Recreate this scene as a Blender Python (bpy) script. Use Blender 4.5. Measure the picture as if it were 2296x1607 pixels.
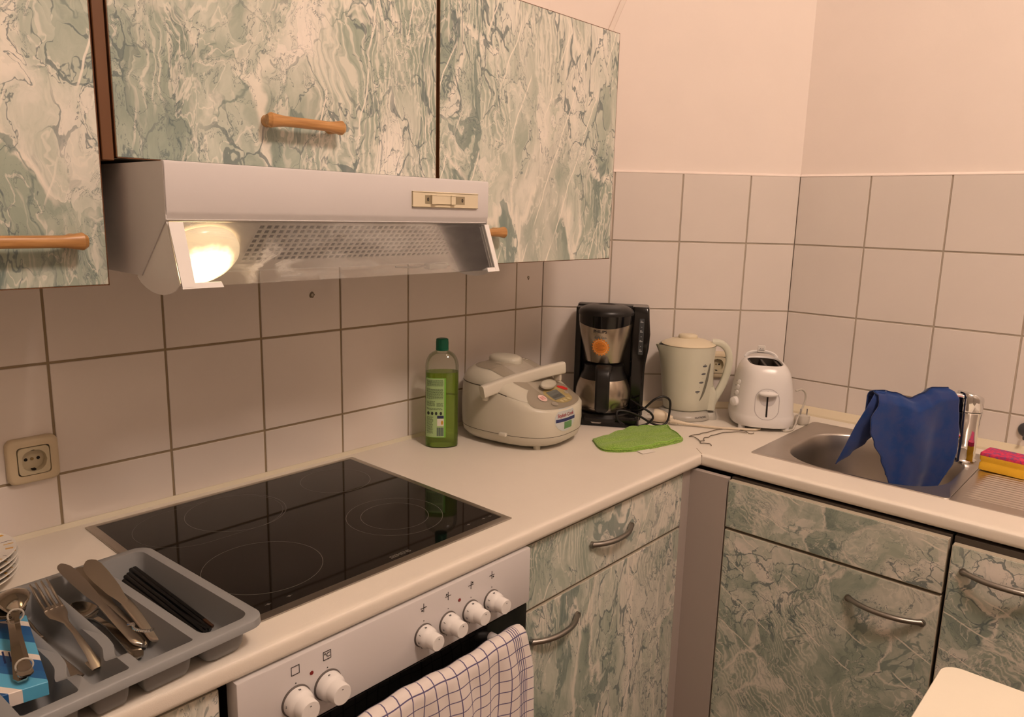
import bpy, bmesh, math, random
from math import pi, sin, cos, radians, sqrt, atan2
from mathutils import Vector, Matrix, Euler
from mathutils.bvhtree import BVHTree
for o in list(bpy.data.objects): bpy.data.objects.remove(o)
random.seed(7)
SC = bpy.context.scene
COL = SC.collection

# ------------------------------------------------------------------ camera, light, exposure
cam_d = bpy.data.cameras.new('camera'); cam = bpy.data.objects.new('camera', cam_d); COL.objects.link(cam)
cam_d.sensor_width = 36.0; cam_d.lens = 1700.1 / 2296 * 36.0; cam_d.clip_start = 0.02
yaw, pit, rol = radians(48.065), radians(-10.852), radians(1.421)
fw = Vector((sin(yaw) * cos(pit), cos(yaw) * cos(pit), sin(pit)))
r0 = Vector((cos(yaw), -sin(yaw), 0)); u0 = r0.cross(fw)
rr = r0 * cos(rol) + u0 * sin(rol); uu = -r0 * sin(rol) + u0 * cos(rol)
M = Matrix((rr, uu, -fw)).transposed().to_4x4(); M.translation = Vector((-1.7309, -1.4398, 1.4725))
cam.matrix_world = M
SC.camera = cam
SC.view_settings.view_transform = 'Standard'; SC.view_settings.look = 'None'
SC.view_settings.gamma = 1.0; SC.view_settings.use_curve_mapping = False
SC.view_settings.exposure = 0.0
wd = bpy.data.worlds.new('world'); SC.world = wd; wd.use_nodes = True
wd.node_tree.nodes['Background'].inputs[0].default_value = (1.0, .70, .48, 1)
wd.node_tree.nodes['Background'].inputs[1].default_value = 0.05
def point_light(name, loc, power, col, rad):
    d = bpy.data.lights.new(name, 'POINT'); d.energy = power; d.color = col; d.shadow_soft_size = rad
    o = bpy.data.objects.new(name, d); o.location = loc; COL.objects.link(o); return o
point_light('ceiling_light', (-1.0, -2.1, 3.05), 91.0, (1.0, .77, .635), 0.17)

# ------------------------------------------------------------------ node / material helpers
def lin(c):
    return tuple(((v / 255) / 12.92 if v / 255 <= .04045 else ((v / 255 + .055) / 1.055) ** 2.4) for v in c)
MC = {}
def pm(name, rgb, rough=.5, metal=0., spec=.5, emit=None, es=0., bump=0., bscale=200., coat=0., trans=0., ior=1.45, alpha=1., var=0.):
    if name in MC: return MC[name]
    m = bpy.data.materials.new(name); m.use_nodes = True; nt = m.node_tree; b = nt.nodes['Principled BSDF']
    c = lin(rgb); b.inputs['Base Color'].default_value = (*c, 1)
    b.inputs['Roughness'].default_value = rough; b.inputs['Metallic'].default_value = metal
    b.inputs['Specular IOR Level'].default_value = spec; b.inputs['Coat Weight'].default_value = coat
    b.inputs['Transmission Weight'].default_value = trans; b.inputs['IOR'].default_value = ior
    b.inputs['Alpha'].default_value = alpha
    if emit: b.inputs['Emission Color'].default_value = (*lin(emit), 1); b.inputs['Emission Strength'].default_value = es
    tc = nt.nodes.new('ShaderNodeTexCoord'); n = nt.nodes.new('ShaderNodeTexNoise')
    nt.links.new(tc.outputs['Object'], n.inputs['Vector'])
    n.inputs['Scale'].default_value = bscale; n.inputs['Detail'].default_value = 4
    if bump > 0:
        bp = nt.nodes.new('ShaderNodeBump'); bp.inputs['Strength'].default_value = bump; bp.inputs['Distance'].default_value = .001
        nt.links.new(n.outputs['Fac'], bp.inputs['Height']); nt.links.new(bp.outputs['Normal'], b.inputs['Normal'])
    v = var if var else .03      # faint procedural mottling of the colour
    n2 = nt.nodes.new('ShaderNodeTexNoise'); n2.inputs['Scale'].default_value = 9; n2.inputs['Detail'].default_value = 5
    nt.links.new(tc.outputs['Object'], n2.inputs['Vector'])
    mx = nt.nodes.new('ShaderNodeMix'); mx.data_type = 'RGBA'
    mx.inputs[6].default_value = (*[x * (1 - v) for x in c], 1); mx.inputs[7].default_value = (*[min(1, x * (1 + v)) for x in c], 1)
    nt.links.new(n2.outputs['Fac'], mx.inputs[0]); nt.links.new(mx.outputs[2], b.inputs['Base Color'])
    MC[name] = m; return m

class NG:
    """small node-writing helper"""
    def __init__(s, m): s.m = m; s.nt = m.node_tree
    def n(s, t, **k):
        x = s.nt.nodes.new(t)
        for a, b in k.items(): setattr(x, a, b)
        return x
    def set(s, i, v):
        if hasattr(v, 'is_output'): s.nt.links.new(v, i)
        elif v is not None: i.default_value = v
    def math(s, op, a, b=None, c=None):
        x = s.n('ShaderNodeMath', operation=op); s.set(x.inputs[0], a)
        if b is not None: s.set(x.inputs[1], b)
        if c is not None: s.set(x.inputs[2], c)
        return x.outputs[0]
    def vm(s, op, a, b=None, sc=None):
        x = s.n('ShaderNodeVectorMath', operation=op); s.set(x.inputs[0], a)
        if b is not None: s.set(x.inputs[1], b)
        if sc is not None: s.set(x.inputs[3], sc)
        return x.outputs[0]
    def noise(s, v, sc, det=4, rough=.5, dist=0.):
        x = s.n('ShaderNodeTexNoise'); s.set(x.inputs['Vector'], v); x.inputs['Scale'].default_value = sc
        x.inputs['Detail'].default_value = det; x.inputs['Roughness'].default_value = rough; x.inputs['Distortion'].default_value = dist
        return x
    def ss(s, v, a, b):     # smoothstep a->b gives 0->1
        x = s.n('ShaderNodeMapRange', interpolation_type='SMOOTHSTEP'); s.set(x.inputs[0], v)
        x.inputs[1].default_value = a; x.inputs[2].default_value = b; return x.outputs[0]
    def mix(s, f, a, b):
        x = s.n('ShaderNodeMix', data_type='RGBA'); s.set(x.inputs[0], f)
        for i, v in ((6, a), (7, b)): s.set(x.inputs[i], (*v, 1) if isinstance(v, tuple) and len(v) == 3 else v)
        return x.outputs[2]
    def ramp(s, f, st):
        x = s.n('ShaderNodeValToRGB'); s.set(x.inputs[0], f); cr = x.color_ramp
        while len(cr.elements) < len(st): cr.elements.new(.5)
        for e, (p, c) in zip(cr.elements, st): e.position = p; e.color = (*lin(c), 1)
        return x.outputs[0]

def marble(name, axis, off, rot=0., sx=1., sy=.5, dark=1.):
    m = bpy.data.materials.new(name); m.use_nodes = True; g = NG(m); b = m.node_tree.nodes['Principled BSDF']
    geo = g.n('ShaderNodeNewGeometry'); sp = g.n('ShaderNodeSeparateXYZ'); g.set(sp.inputs[0], geo.outputs['Position'])
    cb = g.n('ShaderNodeCombineXYZ'); g.set(cb.inputs[0], sp.outputs[axis]); g.set(cb.inputs[1], sp.outputs[2])
    mp = g.n('ShaderNodeMapping'); g.set(mp.inputs['Vector'], cb.outputs[0])
    mp.inputs['Location'].default_value = (off[0], off[1], off[0] * .37); mp.inputs['Rotation'].default_value = (0, 0, rot)
    mp.inputs['Scale'].default_value = (sx, sy, 1)
    p = mp.outputs[0]
    def warp(v, sc, amt, det=2):
        c = g.noise(v, sc, det).outputs['Color']
        return g.vm('ADD', v, g.vm('SCALE', g.vm('SUBTRACT', c, (.5, .5, .5)), sc=amt))
    def vor(v, sc, feat='F1'):
        x = g.n('ShaderNodeTexVoronoi', feature=feat); g.set(x.inputs['Vector'], v); x.inputs['Scale'].default_value = sc; return x
    pw = warp(p, 3.0, .16, 2); pw = warp(pw, 11., .07, 3); pw = warp(pw, 24., .035, 3); pf = warp(pw, 60., .012, 3)
    c1 = vor(pf, 5.5).outputs['Color']; e1 = vor(pf, 5.5, 'DISTANCE_TO_EDGE').outputs['Distance']
    c2 = vor(pf, 19.).outputs['Color']; e2 = vor(pf, 19., 'DISTANCE_TO_EDGE').outputs['Distance']
    s1 = g.n('ShaderNodeSeparateColor'); g.set(s1.inputs[0], c1); s2 = g.n('ShaderNodeSeparateColor'); g.set(s2.inputs[0], c2)
    fp = g.vm('ADD', pf, g.vm('SCALE', c1, sc=2.3))
    tone = g.noise(fp, 6.5, 7, .62, .35).outputs['Fac']
    t_ = g.math('ADD', g.math('MULTIPLY', tone, .74), g.math('ADD', g.math('MULTIPLY', s1.outputs[0], .13), g.math('MULTIPLY', s2.outputs[1], .11)))
    col = g.ramp(t_, [(.35, (134, 148, 138)), (.43, (158, 170, 157)), (.50, (178, 187, 174)), (.55, (194, 200, 187)), (.61, (214, 214, 203)), (.70, (234, 228, 219))])
    # pale drifting zones
    zone = g.ss(g.noise(pw, 2.2, 4, .55).outputs['Fac'], .50, .62)
    col = g.mix(g.math('MULTIPLY', zone, .55), col, g.ramp(tone, [(.35, (188, 196, 180)), (.5, (224, 219, 208)), (.65, (237, 230, 221))]))
    # plain sage zones
    sage = g.ss(g.noise(g.vm('ADD', pw, (6, 2, 9)), 2.6, 3).outputs['Fac'], .56, .62)
    col = g.mix(g.math('MULTIPLY', sage, .62), col, lin((160, 173, 158)))
    # flowing bands, direction differs from fragment to fragment
    wv = g.n('ShaderNodeTexWave', wave_type='BANDS', bands_direction='X'); g.set(wv.inputs['Vector'], g.vm('ADD', pw, g.vm('SCALE', c1, sc=.9)))
    wv.inputs['Scale'].default_value = 25; wv.inputs['Distortion'].default_value = 5.5; wv.inputs['Detail'].default_value = 3; wv.inputs['Detail Scale'].default_value = 1.4
    bmk = g.ss(g.noise(p, 4.1, 2).outputs['Fac'], .51, .60)
    col = g.mix(g.math('MULTIPLY', g.math('MULTIPLY', g.ss(wv.outputs['Fac'], .72, .97), bmk), .75), col, lin((220, 218, 205)))
    col = g.mix(g.math('MULTIPLY', g.math('MULTIPLY', g.ss(wv.outputs['Fac'], .30, .02), bmk), .40), col, lin((134, 149, 136)))
    def ridge(v, sc, det, w, seed=(0, 0, 0), rough=.5):
        f = g.noise(g.vm('ADD', v, seed), sc, det, rough).outputs['Fac']
        return g.ss(g.math('ABSOLUTE', g.math('SUBTRACT', f, .5)), w, w * .2)
    # pale veins along fragment borders and through them
    col = g.mix(g.math('MULTIPLY', g.math('MULTIPLY', g.ss(e1, .045, .008), g.ss(g.noise(p, 5., 2).outputs['Fac'], .42, .55)), .8), col, lin((232, 227, 215)))
    col = g.mix(g.math('MULTIPLY', ridge(pf, 9., 4, .012, (3, 7, 1), .6), .55), col, lin((228, 224, 212)))
    fine = g.noise(g.vm('MULTIPLY', fp, (60, 16, 30)), 1., 3, .6).outputs['Fac']
    col = g.mix(g.math('MULTIPLY', g.ss(fine, .56, .70), .35), col, lin((230, 226, 214)))
    col = g.mix(g.math('MULTIPLY', g.ss(fine, .42, .30), .30), col, lin((126, 141, 134)))
    # dark broken outlines
    cm = g.ss(g.noise(pw, 3.6, 3).outputs['Fac'], .45, .55)
    wdt = g.noise(pf, 30., 2).outputs['Fac']
    ck = g.ss(g.math('SUBTRACT', e2, g.math('MULTIPLY', g.math('SUBTRACT', wdt, .42), .16)), .014, .0)
    col = g.mix(g.math('MULTIPLY', g.math('MULTIPLY', ck, cm), .78 * dark), col, lin((96, 112, 114)))
    d1 = g.math('MULTIPLY', ridge(pf, 7., 5, .0075, (5, 1, 8), .62), g.ss(g.noise(pw, 5.1, 2).outputs['Fac'], .40, .52))
    col = g.mix(g.math('MULTIPLY', d1, .75 * dark), col, lin((92, 108, 112)))
    # broad dark rivers that swell and thin out
    big = g.noise(g.vm('ADD', pf, (11, 4, 2)), 2.4, 5, .6).outputs['Fac']; wid = g.noise(pw, 5., 2).outputs['Fac']
    rv = g.ss(g.math('SUBTRACT', g.math('ABSOLUTE', g.math('SUBTRACT', big, .5)), g.math('MULTIPLY', g.math('SUBTRACT', wid, .49), .10)), .004, -.003)
    col = g.mix(g.math('MULTIPLY', rv, .75 * dark), col, lin((116, 134, 128)))
    # long straight pale scratches
    w3 = g.n('ShaderNodeTexWave', wave_type='BANDS', bands_direction='X')
    mp2 = g.n('ShaderNodeMapping'); g.set(mp2.inputs['Vector'], cb.outputs[0]); mp2.inputs['Rotation'].default_value = (0, 0, rot + .32)
    g.set(w3.inputs['Vector'], mp2.outputs[0]); w3.inputs['Scale'].default_value = 4.3; w3.inputs['Distortion'].default_value = 1.0; w3.inputs['Detail Scale'].default_value = 3
    s3 = g.math('MULTIPLY', g.ss(w3.outputs['Fac'], .993, .9995), g.ss(g.noise(p, 8.3, 1).outputs['Fac'], .52, .58))
    col = g.mix(g.math('MULTIPLY', s3, .85), col, lin((236, 230, 218)))
    d3 = g.math('MULTIPLY', ridge(pf, 13., 6, .008, (2, 5, 3), .7), g.ss(g.noise(pw, 4.3, 2).outputs['Fac'], .45, .55))
    col = g.mix(g.math('MULTIPLY', d3, .7 * dark), col, lin((98, 114, 116)))
    g.set(b.inputs['Base Color'], col); b.inputs['Roughness'].default_value = .42; b.inputs['Specular IOR Level'].default_value = .35
    return m

# ------------------------------------------------------------------ mesh helpers
def V(*a): return Vector(a)
class MB:
    def __init__(s): s.bm = bmesh.new()
    def _add(s, tmp, mat=None):
        me = bpy.data.meshes.new('t'); 
        if mat is not None: tmp.transform(mat)
        tmp.to_mesh(me); tmp.free(); s.bm.from_mesh(me); bpy.data.meshes.remove(me); return s
    def box(s, a, b, bev=0., seg=2, mat=None):
        t = bmesh.new(); bmesh.ops.create_cube(t, size=1)
        a, b = Vector(a), Vector(b); c = (a + b) / 2; d = b - a
        for v in t.verts: v.co = Vector((v.co.x * d.x, v.co.y * d.y, v.co.z * d.z)) + c
        if bev > 0: bmesh.ops.bevel(t, geom=t.edges[:], offset=bev, segments=seg, profile=.5, affect='EDGES')
        return s._add(t, mat)
    def loft(s, rings, cap0=True, cap1=True, close=True, mat=None):
        t = bmesh.new(); R = [[t.verts.new(Vector(p)) for p in r] for r in rings]; n = len(R[0])
        for i in range(len(R) - 1):
            for j in range(n if close else n - 1):
                k = (j + 1) % n
                try: t.faces.new((R[i][j], R[i][k], R[i + 1][k], R[i + 1][j]))
                except ValueError: pass
        if cap0: t.faces.new(R[0][::-1])
        if cap1: t.faces.new(R[-1])
        bmesh.ops.recalc_face_normals(t, faces=t.faces[:])
        return s._add(t, mat)
    def lathe(s, prof, n=40, mat=None, cap0=False, cap1=False):
        return s.loft([[(max(r, 1e-5) * cos(2 * pi * k / n), max(r, 1e-5) * sin(2 * pi * k / n), z) for k in range(n)] for r, z in prof], cap0, cap1, True, mat)
    def cyl(s, p0, p1, r, r2=None, n=24, bev=0.):
        p0, p1 = Vector(p0), Vector(p1); L = (p1 - p0).length; r2 = r if r2 is None else r2
        mt = Matrix.Translation(p0) @ (p1 - p0).to_track_quat('Z', 'Y').to_matrix().to_4x4()
        pr = [(r, 0), (r2, L)] if bev <= 0 else [(r - bev, 0), (r - bev * .3, bev * .3), (r, bev), (r2, L - bev), (r2 - bev * .3, L - bev * .3), (r2 - bev, L)]
        return s.lathe(pr, n, mt, True, True)
    def sph(s, c, r, n=20):
        t = bmesh.new(); bmesh.ops.create_uvsphere(t, u_segments=n, v_segments=n // 2, radius=1)
        r = Vector(r) if hasattr(r, '__len__') else Vector((r, r, r))
        for v in t.verts: v.co = Vector((v.co.x * r.x, v.co.y * r.y, v.co.z * r.z)) + Vector(c)
        return s._add(t)
    def tube(s, pts, r, n=10, smooth=0, sec=None, caps=True, twist=None):
        pts = [Vector(p) for p in pts]
        if smooth: pts = catmull(pts, smooth)
        N = len(pts); rings = []; up = None
        for i, p in enumerate(pts):
            d = (pts[min(i + 1, N - 1)] - pts[max(i - 1, 0)]).normalized()
            if up is None: up = Vector((0, 0, 1)) if abs(d.z) < .9 else Vector((1, 0, 0))
            side = d.cross(up).normalized(); up = side.cross(d).normalized()
            ra = r(i / (N - 1)) if callable(r) else r
            if sec: rings.append([p + side * x * (ra if callable(r) else 1) + up * y * (ra if callable(r) else 1) for x, y in sec])
            else: rings.append([p + side * cos(2 * pi * k / n) * ra + up * sin(2 * pi * k / n) * ra for k in range(n)])
        return s.loft(rings, caps, caps)
    def prism(s, poly, h0, h1, ax='z', bev=0., seg=2, mat=None):
        def P(x, y, h): return {'z': (x, y, h), 'x': (h, x, y), 'y': (x, h, y)}[ax]
        t = bmesh.new(); a = [t.verts.new(P(x, y, h0)) for x, y in poly]; b = [t.verts.new(P(x, y, h1)) for x, y in poly]
        t.faces.new(a[::-1]); t.faces.new(b); n = len(poly)
        for i in range(n): t.faces.new((a[i], a[(i + 1) % n], b[(i + 1) % n], b[i]))
        bmesh.ops.recalc_face_normals(t, faces=t.faces[:])
        if bev > 0:
            es = [e for e in t.edges if abs(e.verts[0].co[{'x': 0, 'y': 1, 'z': 2}[ax]] - e.verts[1].co[{'x': 0, 'y': 1, 'z': 2}[ax]]) < 1e-7]
            bmesh.ops.bevel(t, geom=es, offset=bev, segments=seg, profile=.5, affect='EDGES')
        return s._add(t, mat)
    def grid(s, fn, nu, nv, uv=None, thick=0.):
        t = bmesh.new(); G = [[t.verts.new(Vector(fn(i / nu, j / nv))) for j in range(nv + 1)] for i in range(nu + 1)]
        ul = t.loops.layers.uv.new('UVMap')
        for i in range(nu):
            for j in range(nv):
                f = t.faces.new((G[i][j], G[i + 1][j], G[i + 1][j + 1], G[i][j + 1]))
                for l, (a, b) in zip(f.loops, ((i, j), (i + 1, j), (i + 1, j + 1), (i, j + 1))):
                    l[ul].uv = uv(a / nu, b / nv) if uv else (a / nu, b / nv)
        return s._add(t)
    def build(s, name, mat, parent=None, smooth=35, loc=None, **tags):
        me = bpy.data.meshes.new(name); bmesh.ops.recalc_face_normals(s.bm, faces=s.bm.faces[:]) if not tags.get('raw') else None
        s.bm.to_mesh(me); s.bm.free(); tags.pop('raw', None)
        me.materials.append(mat)
        o = bpy.data.objects.new(name, me); COL.objects.link(o)
        if parent: o.parent = parent
        if smooth:
            for p in me.polygons: p.use_smooth = True
            md = o.modifiers.new('edge', 'EDGE_SPLIT'); md.split_angle = radians(smooth)
        if loc is not None: o.location = loc
        for k, v in tags.items(): o[k] = v
        return o
def catmull(P, k):
    out = []; n = len(P)
    for i in range(n - 1):
        a, b, c, d = P[max(i - 1, 0)], P[i], P[i + 1], P[min(i + 2, n - 1)]
        for j in range(k):
            t = j / k; out.append(.5 * ((2 * b) + (c - a) * t + (2 * a - 5 * b + 4 * c - d) * t * t + (3 * b - a - 3 * c + d) * t ** 3))
    out.append(P[-1]); return out
def sup(a, b, n=2.5, N=48, cx=0., cy=0., z=0., bf=None):
    """superellipse ring; bf: separate half depth towards -y"""
    o = []
    for k in range(N):
        t = 2 * pi * k / N; c, s_ = cos(t), sin(t)
        yy = (bf if (bf and s_ < 0) else b)
        o.append((cx + a * math.copysign(abs(c) ** (2 / n), c), cy + yy * math.copysign(abs(s_) ** (2 / n), s_), z))
    return o
def rrect(x0, x1, y0, y1, r, k=5):
    o = []
    for cx, cy, a in ((x1 - r, y1 - r, 0), (x0 + r, y1 - r, 90), (x0 + r, y0 + r, 180), (x1 - r, y0 + r, 270)):
        for j in range(k + 1):
            t = radians(a + 90 * j / k); o.append((cx + r * cos(t), cy + r * sin(t)))
    return o
def circ(cx, cy, r, n=32, ry=None): return [(cx + r * cos(2 * pi * k / n), cy + (ry or r) * sin(2 * pi * k / n)) for k in range(n)]
def thing(name, label, cat, loc=(0, 0, 0), rz=0., group=None):
    o = bpy.data.objects.new(name, None); COL.objects.link(o); o.empty_display_size = .05
    o.location = loc; o.rotation_euler = (0, 0, rz); o['label'] = label; o['category'] = cat
    if group: o['group'] = group
    return o
def tag(o, label, cat, group=None):
    o['label'] = label; o['category'] = cat
    if group: o['group'] = group
    return o
def struct(o): o['kind'] = 'structure'; return o
def text_mesh(s, size, ext=.0003, bold=0.):
    c = bpy.data.curves.new('t', 'FONT'); c.body = s; c.size = size; c.extrude = ext; c.align_x = 'CENTER'; c.align_y = 'CENTER'; c.offset = bold
    o = bpy.data.objects.new('t', c); COL.objects.link(o); bpy.context.view_layer.update()
    me = bpy.data.meshes.new_from_object(o.evaluated_get(bpy.context.evaluated_depsgraph_get()))
    bpy.data.objects.remove(o); bpy.data.curves.remove(c); return me
def add_text(mb, s, size, mat, ext=.0003, bold=0., sx=1.):
    me = text_mesh(s, size, ext, bold); me.transform(mat @ Matrix.Diagonal((sx, 1, 1, 1))); mb.bm.from_mesh(me); bpy.data.meshes.remove(me)
def frame(o, x, y, z=None):
    """matrix with given origin and x / y axes"""
    x = Vector(x).normalized(); y = Vector(y).normalized(); z = x.cross(y)
    m = Matrix((x, y, z)).transposed().to_4x4(); m.translation = Vector(o); return m
def bvh_of(*obs):
    vs = []; fs = []
    for o in obs:
        k = len(vs); vs += [v.co.copy() for v in o.data.vertices]; fs += [[i + k for i in p.vertices] for p in o.data.polygons]
    return BVHTree.FromPolygons(vs, fs)
def wrap(mb, bvh, origin, xa, ya, off=.0004, dist=.3):
    """press the flat mesh in mb (x,y plane) onto a curved surface along -z of the frame"""
    fm = frame(origin, xa, ya); nz = fm.to_3x3() @ Vector((0, 0, 1))
    for v in mb.bm.verts:
        p = fm @ Vector((v.co.x, v.co.y, 0)); h = bvh.ray_cast(p + nz * .15, -nz, dist)
        v.co = (h[0] + nz * (off + v.co.z)) if h[0] else p
    return mb
def disc_grid(mb, poly, cell=.004):
    """fill outline and cut it finely so that it can be bent"""
    t = bmesh.new(); vs = [t.verts.new((x, y, 0)) for x, y in poly]; t.faces.new(vs)
    xs = [p[0] for p in poly]; ys = [p[1] for p in poly]
    for ax, lo, hi in ((0, min(xs), max(xs)), (1, min(ys), max(ys))):
        k = lo + cell
        while k < hi - 1e-5:
            co = Vector((k, 0, 0)) if ax == 0 else Vector((0, k, 0)); no = Vector((1, 0, 0)) if ax == 0 else Vector((0, 1, 0))
            bmesh.ops.bisect_plane(t, geom=t.verts[:] + t.edges[:] + t.faces[:], plane_co=co, plane_no=no); k += cell
    return mb._add(t)

# ------------------------------------------------------------------ materials
M_wall = pm('wall_plaster', (240, 229, 221), .85, bump=.25, bscale=60, spec=.2)
M_tile = pm('white_wall_tile', (222, 214, 207), .16, spec=.5, bump=.02, bscale=8)
M_groutA = pm('brown_grout', (150, 134, 108), .9, bump=.3, bscale=400, var=.12)
M_grout = pm('beige_grout', (176, 165, 150), .9, bump=.3, bscale=400, var=.08)
M_seal = pm('cream_silicone', (214, 206, 184), .5)
M_top = pm('worktop_white', (228, 221, 209), .42, bump=.25, bscale=900, spec=.4)
M_black = pm('gloss_black', (12, 11, 11), .12)
M_dark = pm('dark_gap', (22, 18, 16), .7)
M_matblk = pm('black_plastic', (18, 17, 17), .35)
M_steel = pm('brushed_steel', (172, 166, 158), .3, 1., bump=.15, bscale=300)
M_steelr = pm('satin_steel', (150, 146, 140), .36, 1.)
M_bright = pm('polished_steel', (176, 172, 166), .22, 1.)
M_chrome = pm('chrome', (225, 225, 225), .05, 1.)
M_white = pm('white_enamel', (206, 203, 203), .3, spec=.4)
M_whitep = pm('white_plastic', (226, 224, 222), .25)
M_cream = pm('cream_plastic', (216, 205, 178), .35)
M_creamw = pm('cream_kettle_plastic', (205, 205, 188), .3)
M_socket = pm('yellowed_plastic', (205, 190, 160), .4)
M_wood = None
M_brown = pm('brown_edge_band', (102, 66, 36), .5, var=.15)
M_grey = pm('grey_filler_board', (172, 163, 156), .6)
M_ink = pm('black_print', (40, 38, 40), .6)
M_gink = pm('grey_print', (104, 106, 108), .6)
M_tray = pm('grey_tray_plastic', (136, 138, 139), .38, spec=.4)
M_red = pm('red_lamp', (120, 20, 14), .3)
def wood_mat():
    m = bpy.data.materials.new('beech_wood'); m.use_nodes = True; g = NG(m); b = m.node_tree.nodes['Principled BSDF']
    tc = g.n('ShaderNodeTexCoord'); mp = g.n('ShaderNodeMapping'); g.set(mp.inputs[0], tc.outputs['Object']); mp.inputs['Scale'].default_value = (12, 160, 160)
    f = g.noise(mp.outputs[0], 1.5, 5).outputs['Fac']
    g.set(b.inputs['Base Color'], g.ramp(f, [(.3, (158, 112, 62)), (.55, (182, 134, 80)), (.75, (196, 150, 96))]))
    b.inputs['Roughness'].default_value = .38; return m
M_wood = wood_mat()
MB_UP1 = marble('green_marble_left', 0, (1.3, .2), .0, 1., .62)
MB_UP2 = marble('green_marble_middle', 0, (4.17, 2.9), -.12, 1., .62)
MB_UP3 = marble('green_marble_right', 0, (7.63, 5.2), .10, 1.1, .55)
MB_LO1 = marble('green_marble_low_drawer', 0, (2.9, 8.1), .15, 1.1, .55)
MB_LO2 = marble('green_marble_low_door', 0, (6.4, 1.7), -.25, 1.25, .55)
MB_LO3 = marble('green_marble_sink_panel', 1, (3.3, 4.4), .95, 1.15, 1.1)
MB_LO4 = marble('green_marble_sink_door', 1, (8.8, 6.1), .75, 1.25, 1.0)
MB_LO5 = marble('green_marble_end_door', 1, (5.1, 9.3), .9, 1.1, 1.1)

# ------------------------------------------------------------------ setting
LB, ANG, CT = .7446, radians(45.79), .9
bd = V(cos(ANG), -sin(ANG), 0); bn = V(-sin(ANG), -cos(ANG), 0)         # wall B direction and room-side normal
XC = LB * cos(ANG); YC = -LB * sin(ANG)
M_far = pm('far_wall_paint', (182, 172, 160), .8)
def walled(name, p0, d, n, L, z0, z1, th=.12, back=.008, mat=None):
    o = p0 - n * back - d * .03; L += .06; mb = MB()
    mb.loft([[o, o + d * L, o + d * L - n * th, o - n * th], [p + V(0, 0, z1 - z0) for p in (o, o + d * L, o + d * L - n * th, o - n * th)]])
    for v in mb.bm.verts: v.co.z += z0
    return struct(mb.build(name, mat or M_wall, smooth=0))
wl = walled('wall_left', V(-2.7, 0, 0), V(1, 0, 0), V(0, -1, 0), 2.7, 0, 3.2)
wm = walled('wall_middle', V(0, 0, 0), bd, bn, LB, 0, 3.2)
wr = walled('wall_right', V(XC, YC, 0), V(0, -1, 0), V(-1, 0, 0), 2.9, 0, 3.2)
walled('wall_rear', V(XC, -3.4, 0), V(-1, 0, 0), V(0, 1, 0), 3.3, 0, 3.2, mat=M_far)
walled('wall_side', V(-2.7, -3.4, 0), V(0, 1, 0), V(1, 0, 0), 3.5, 0, 3.2, mat=M_far)
M_floor = pm('floor_vinyl', (128, 108, 88), .5, var=.1)
struct(MB().box((-2.9, -3.6, -.1), (.8, .3, 0)).build('floor', M_floor, smooth=0))
struct(MB().box((-2.9, -3.6, 3.2), (.8, .3, 3.3)).build('ceiling', pm('ceiling_paint', (238, 232, 224), .9), smooth=0))
T = .2; ZH = 1.0008; ZT = 1.5965
def tiles(par, p0, d, n, L, joints, gm, zt):
    """ceramic tiles as bevelled slabs with real joints, top row ends at zt"""
    zs = [.86, ZH, ZH + T, ZH + 2 * T, zt]
    js = [0.] + [j for j in joints if 0 < j < L] + [L]
    mb = MB(); fm = frame(p0, d, V(0, 0, 1))     # local x along wall, y up, z = d x up
    sgn = 1 if (fm.to_3x3() @ V(0, 0, 1)).dot(n) > 0 else -1
    for i in range(len(js) - 1):
        for k in range(len(zs) - 1):
            g0 = .0022 if i > 0 else 0.0008; g1 = .0022 if i < len(js) - 2 else .0008
            t = bmesh.new(); mbt = MB()
            x0, x1, y0, y1 = js[i] + g0, js[i + 1] - g1, zs[k] + .0022, zs[k + 1] - (.0022 if k < len(zs) - 2 else 0)
            if x1 - x0 < .006: continue
            t.free()
            dz = random.uniform(-.0003, .0003); b = .0012
            ring = lambda e, z: [(x0 + e, y0 + e, z * sgn), (x1 - e, y0 + e, z * sgn), (x1 - e, y1 - e, z * sgn), (x0 + e, y1 - e, z * sgn)]
            mb.loft([ring(0, -.006), ring(0, dz - b), ring(b * .35, dz - b * .35), ring(b, dz)], mat=fm)
    mb.build('tiles', M_tile, par, smooth=25)
    gb = MB(); gb.loft([[(0, .86, -.0079 * sgn), (L, .86, -.0079 * sgn), (L, zt, -.0079 * sgn), (0, zt, -.0079 * sgn)],
                        [(0, .86, -.0022 * sgn), (L, .86, -.0022 * sgn), (L, zt, -.0022 * sgn), (0, zt, -.0022 * sgn)]], mat=fm)
    gb.build('grout', gm, par, smooth=0)
XA = -.1166
tiles(wl, V(-2.6, 0, 0), V(1, 0, 0), V(0, -1, 0), 2.6, [2.6 + XA - T * k for k in range(12, -1, -1)], M_groutA, ZT)
tiles(wm, V(0, 0, 0), bd, bn, LB, [.1995 + T * k for k in range(3)], M_grout, ZT)
tiles(wr, V(XC, YC, 0), V(0, -1, 0), V(-1, 0, 0), 1.6, [.1969 + T * k for k in range(7)], M_grout, ZT)
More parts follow.
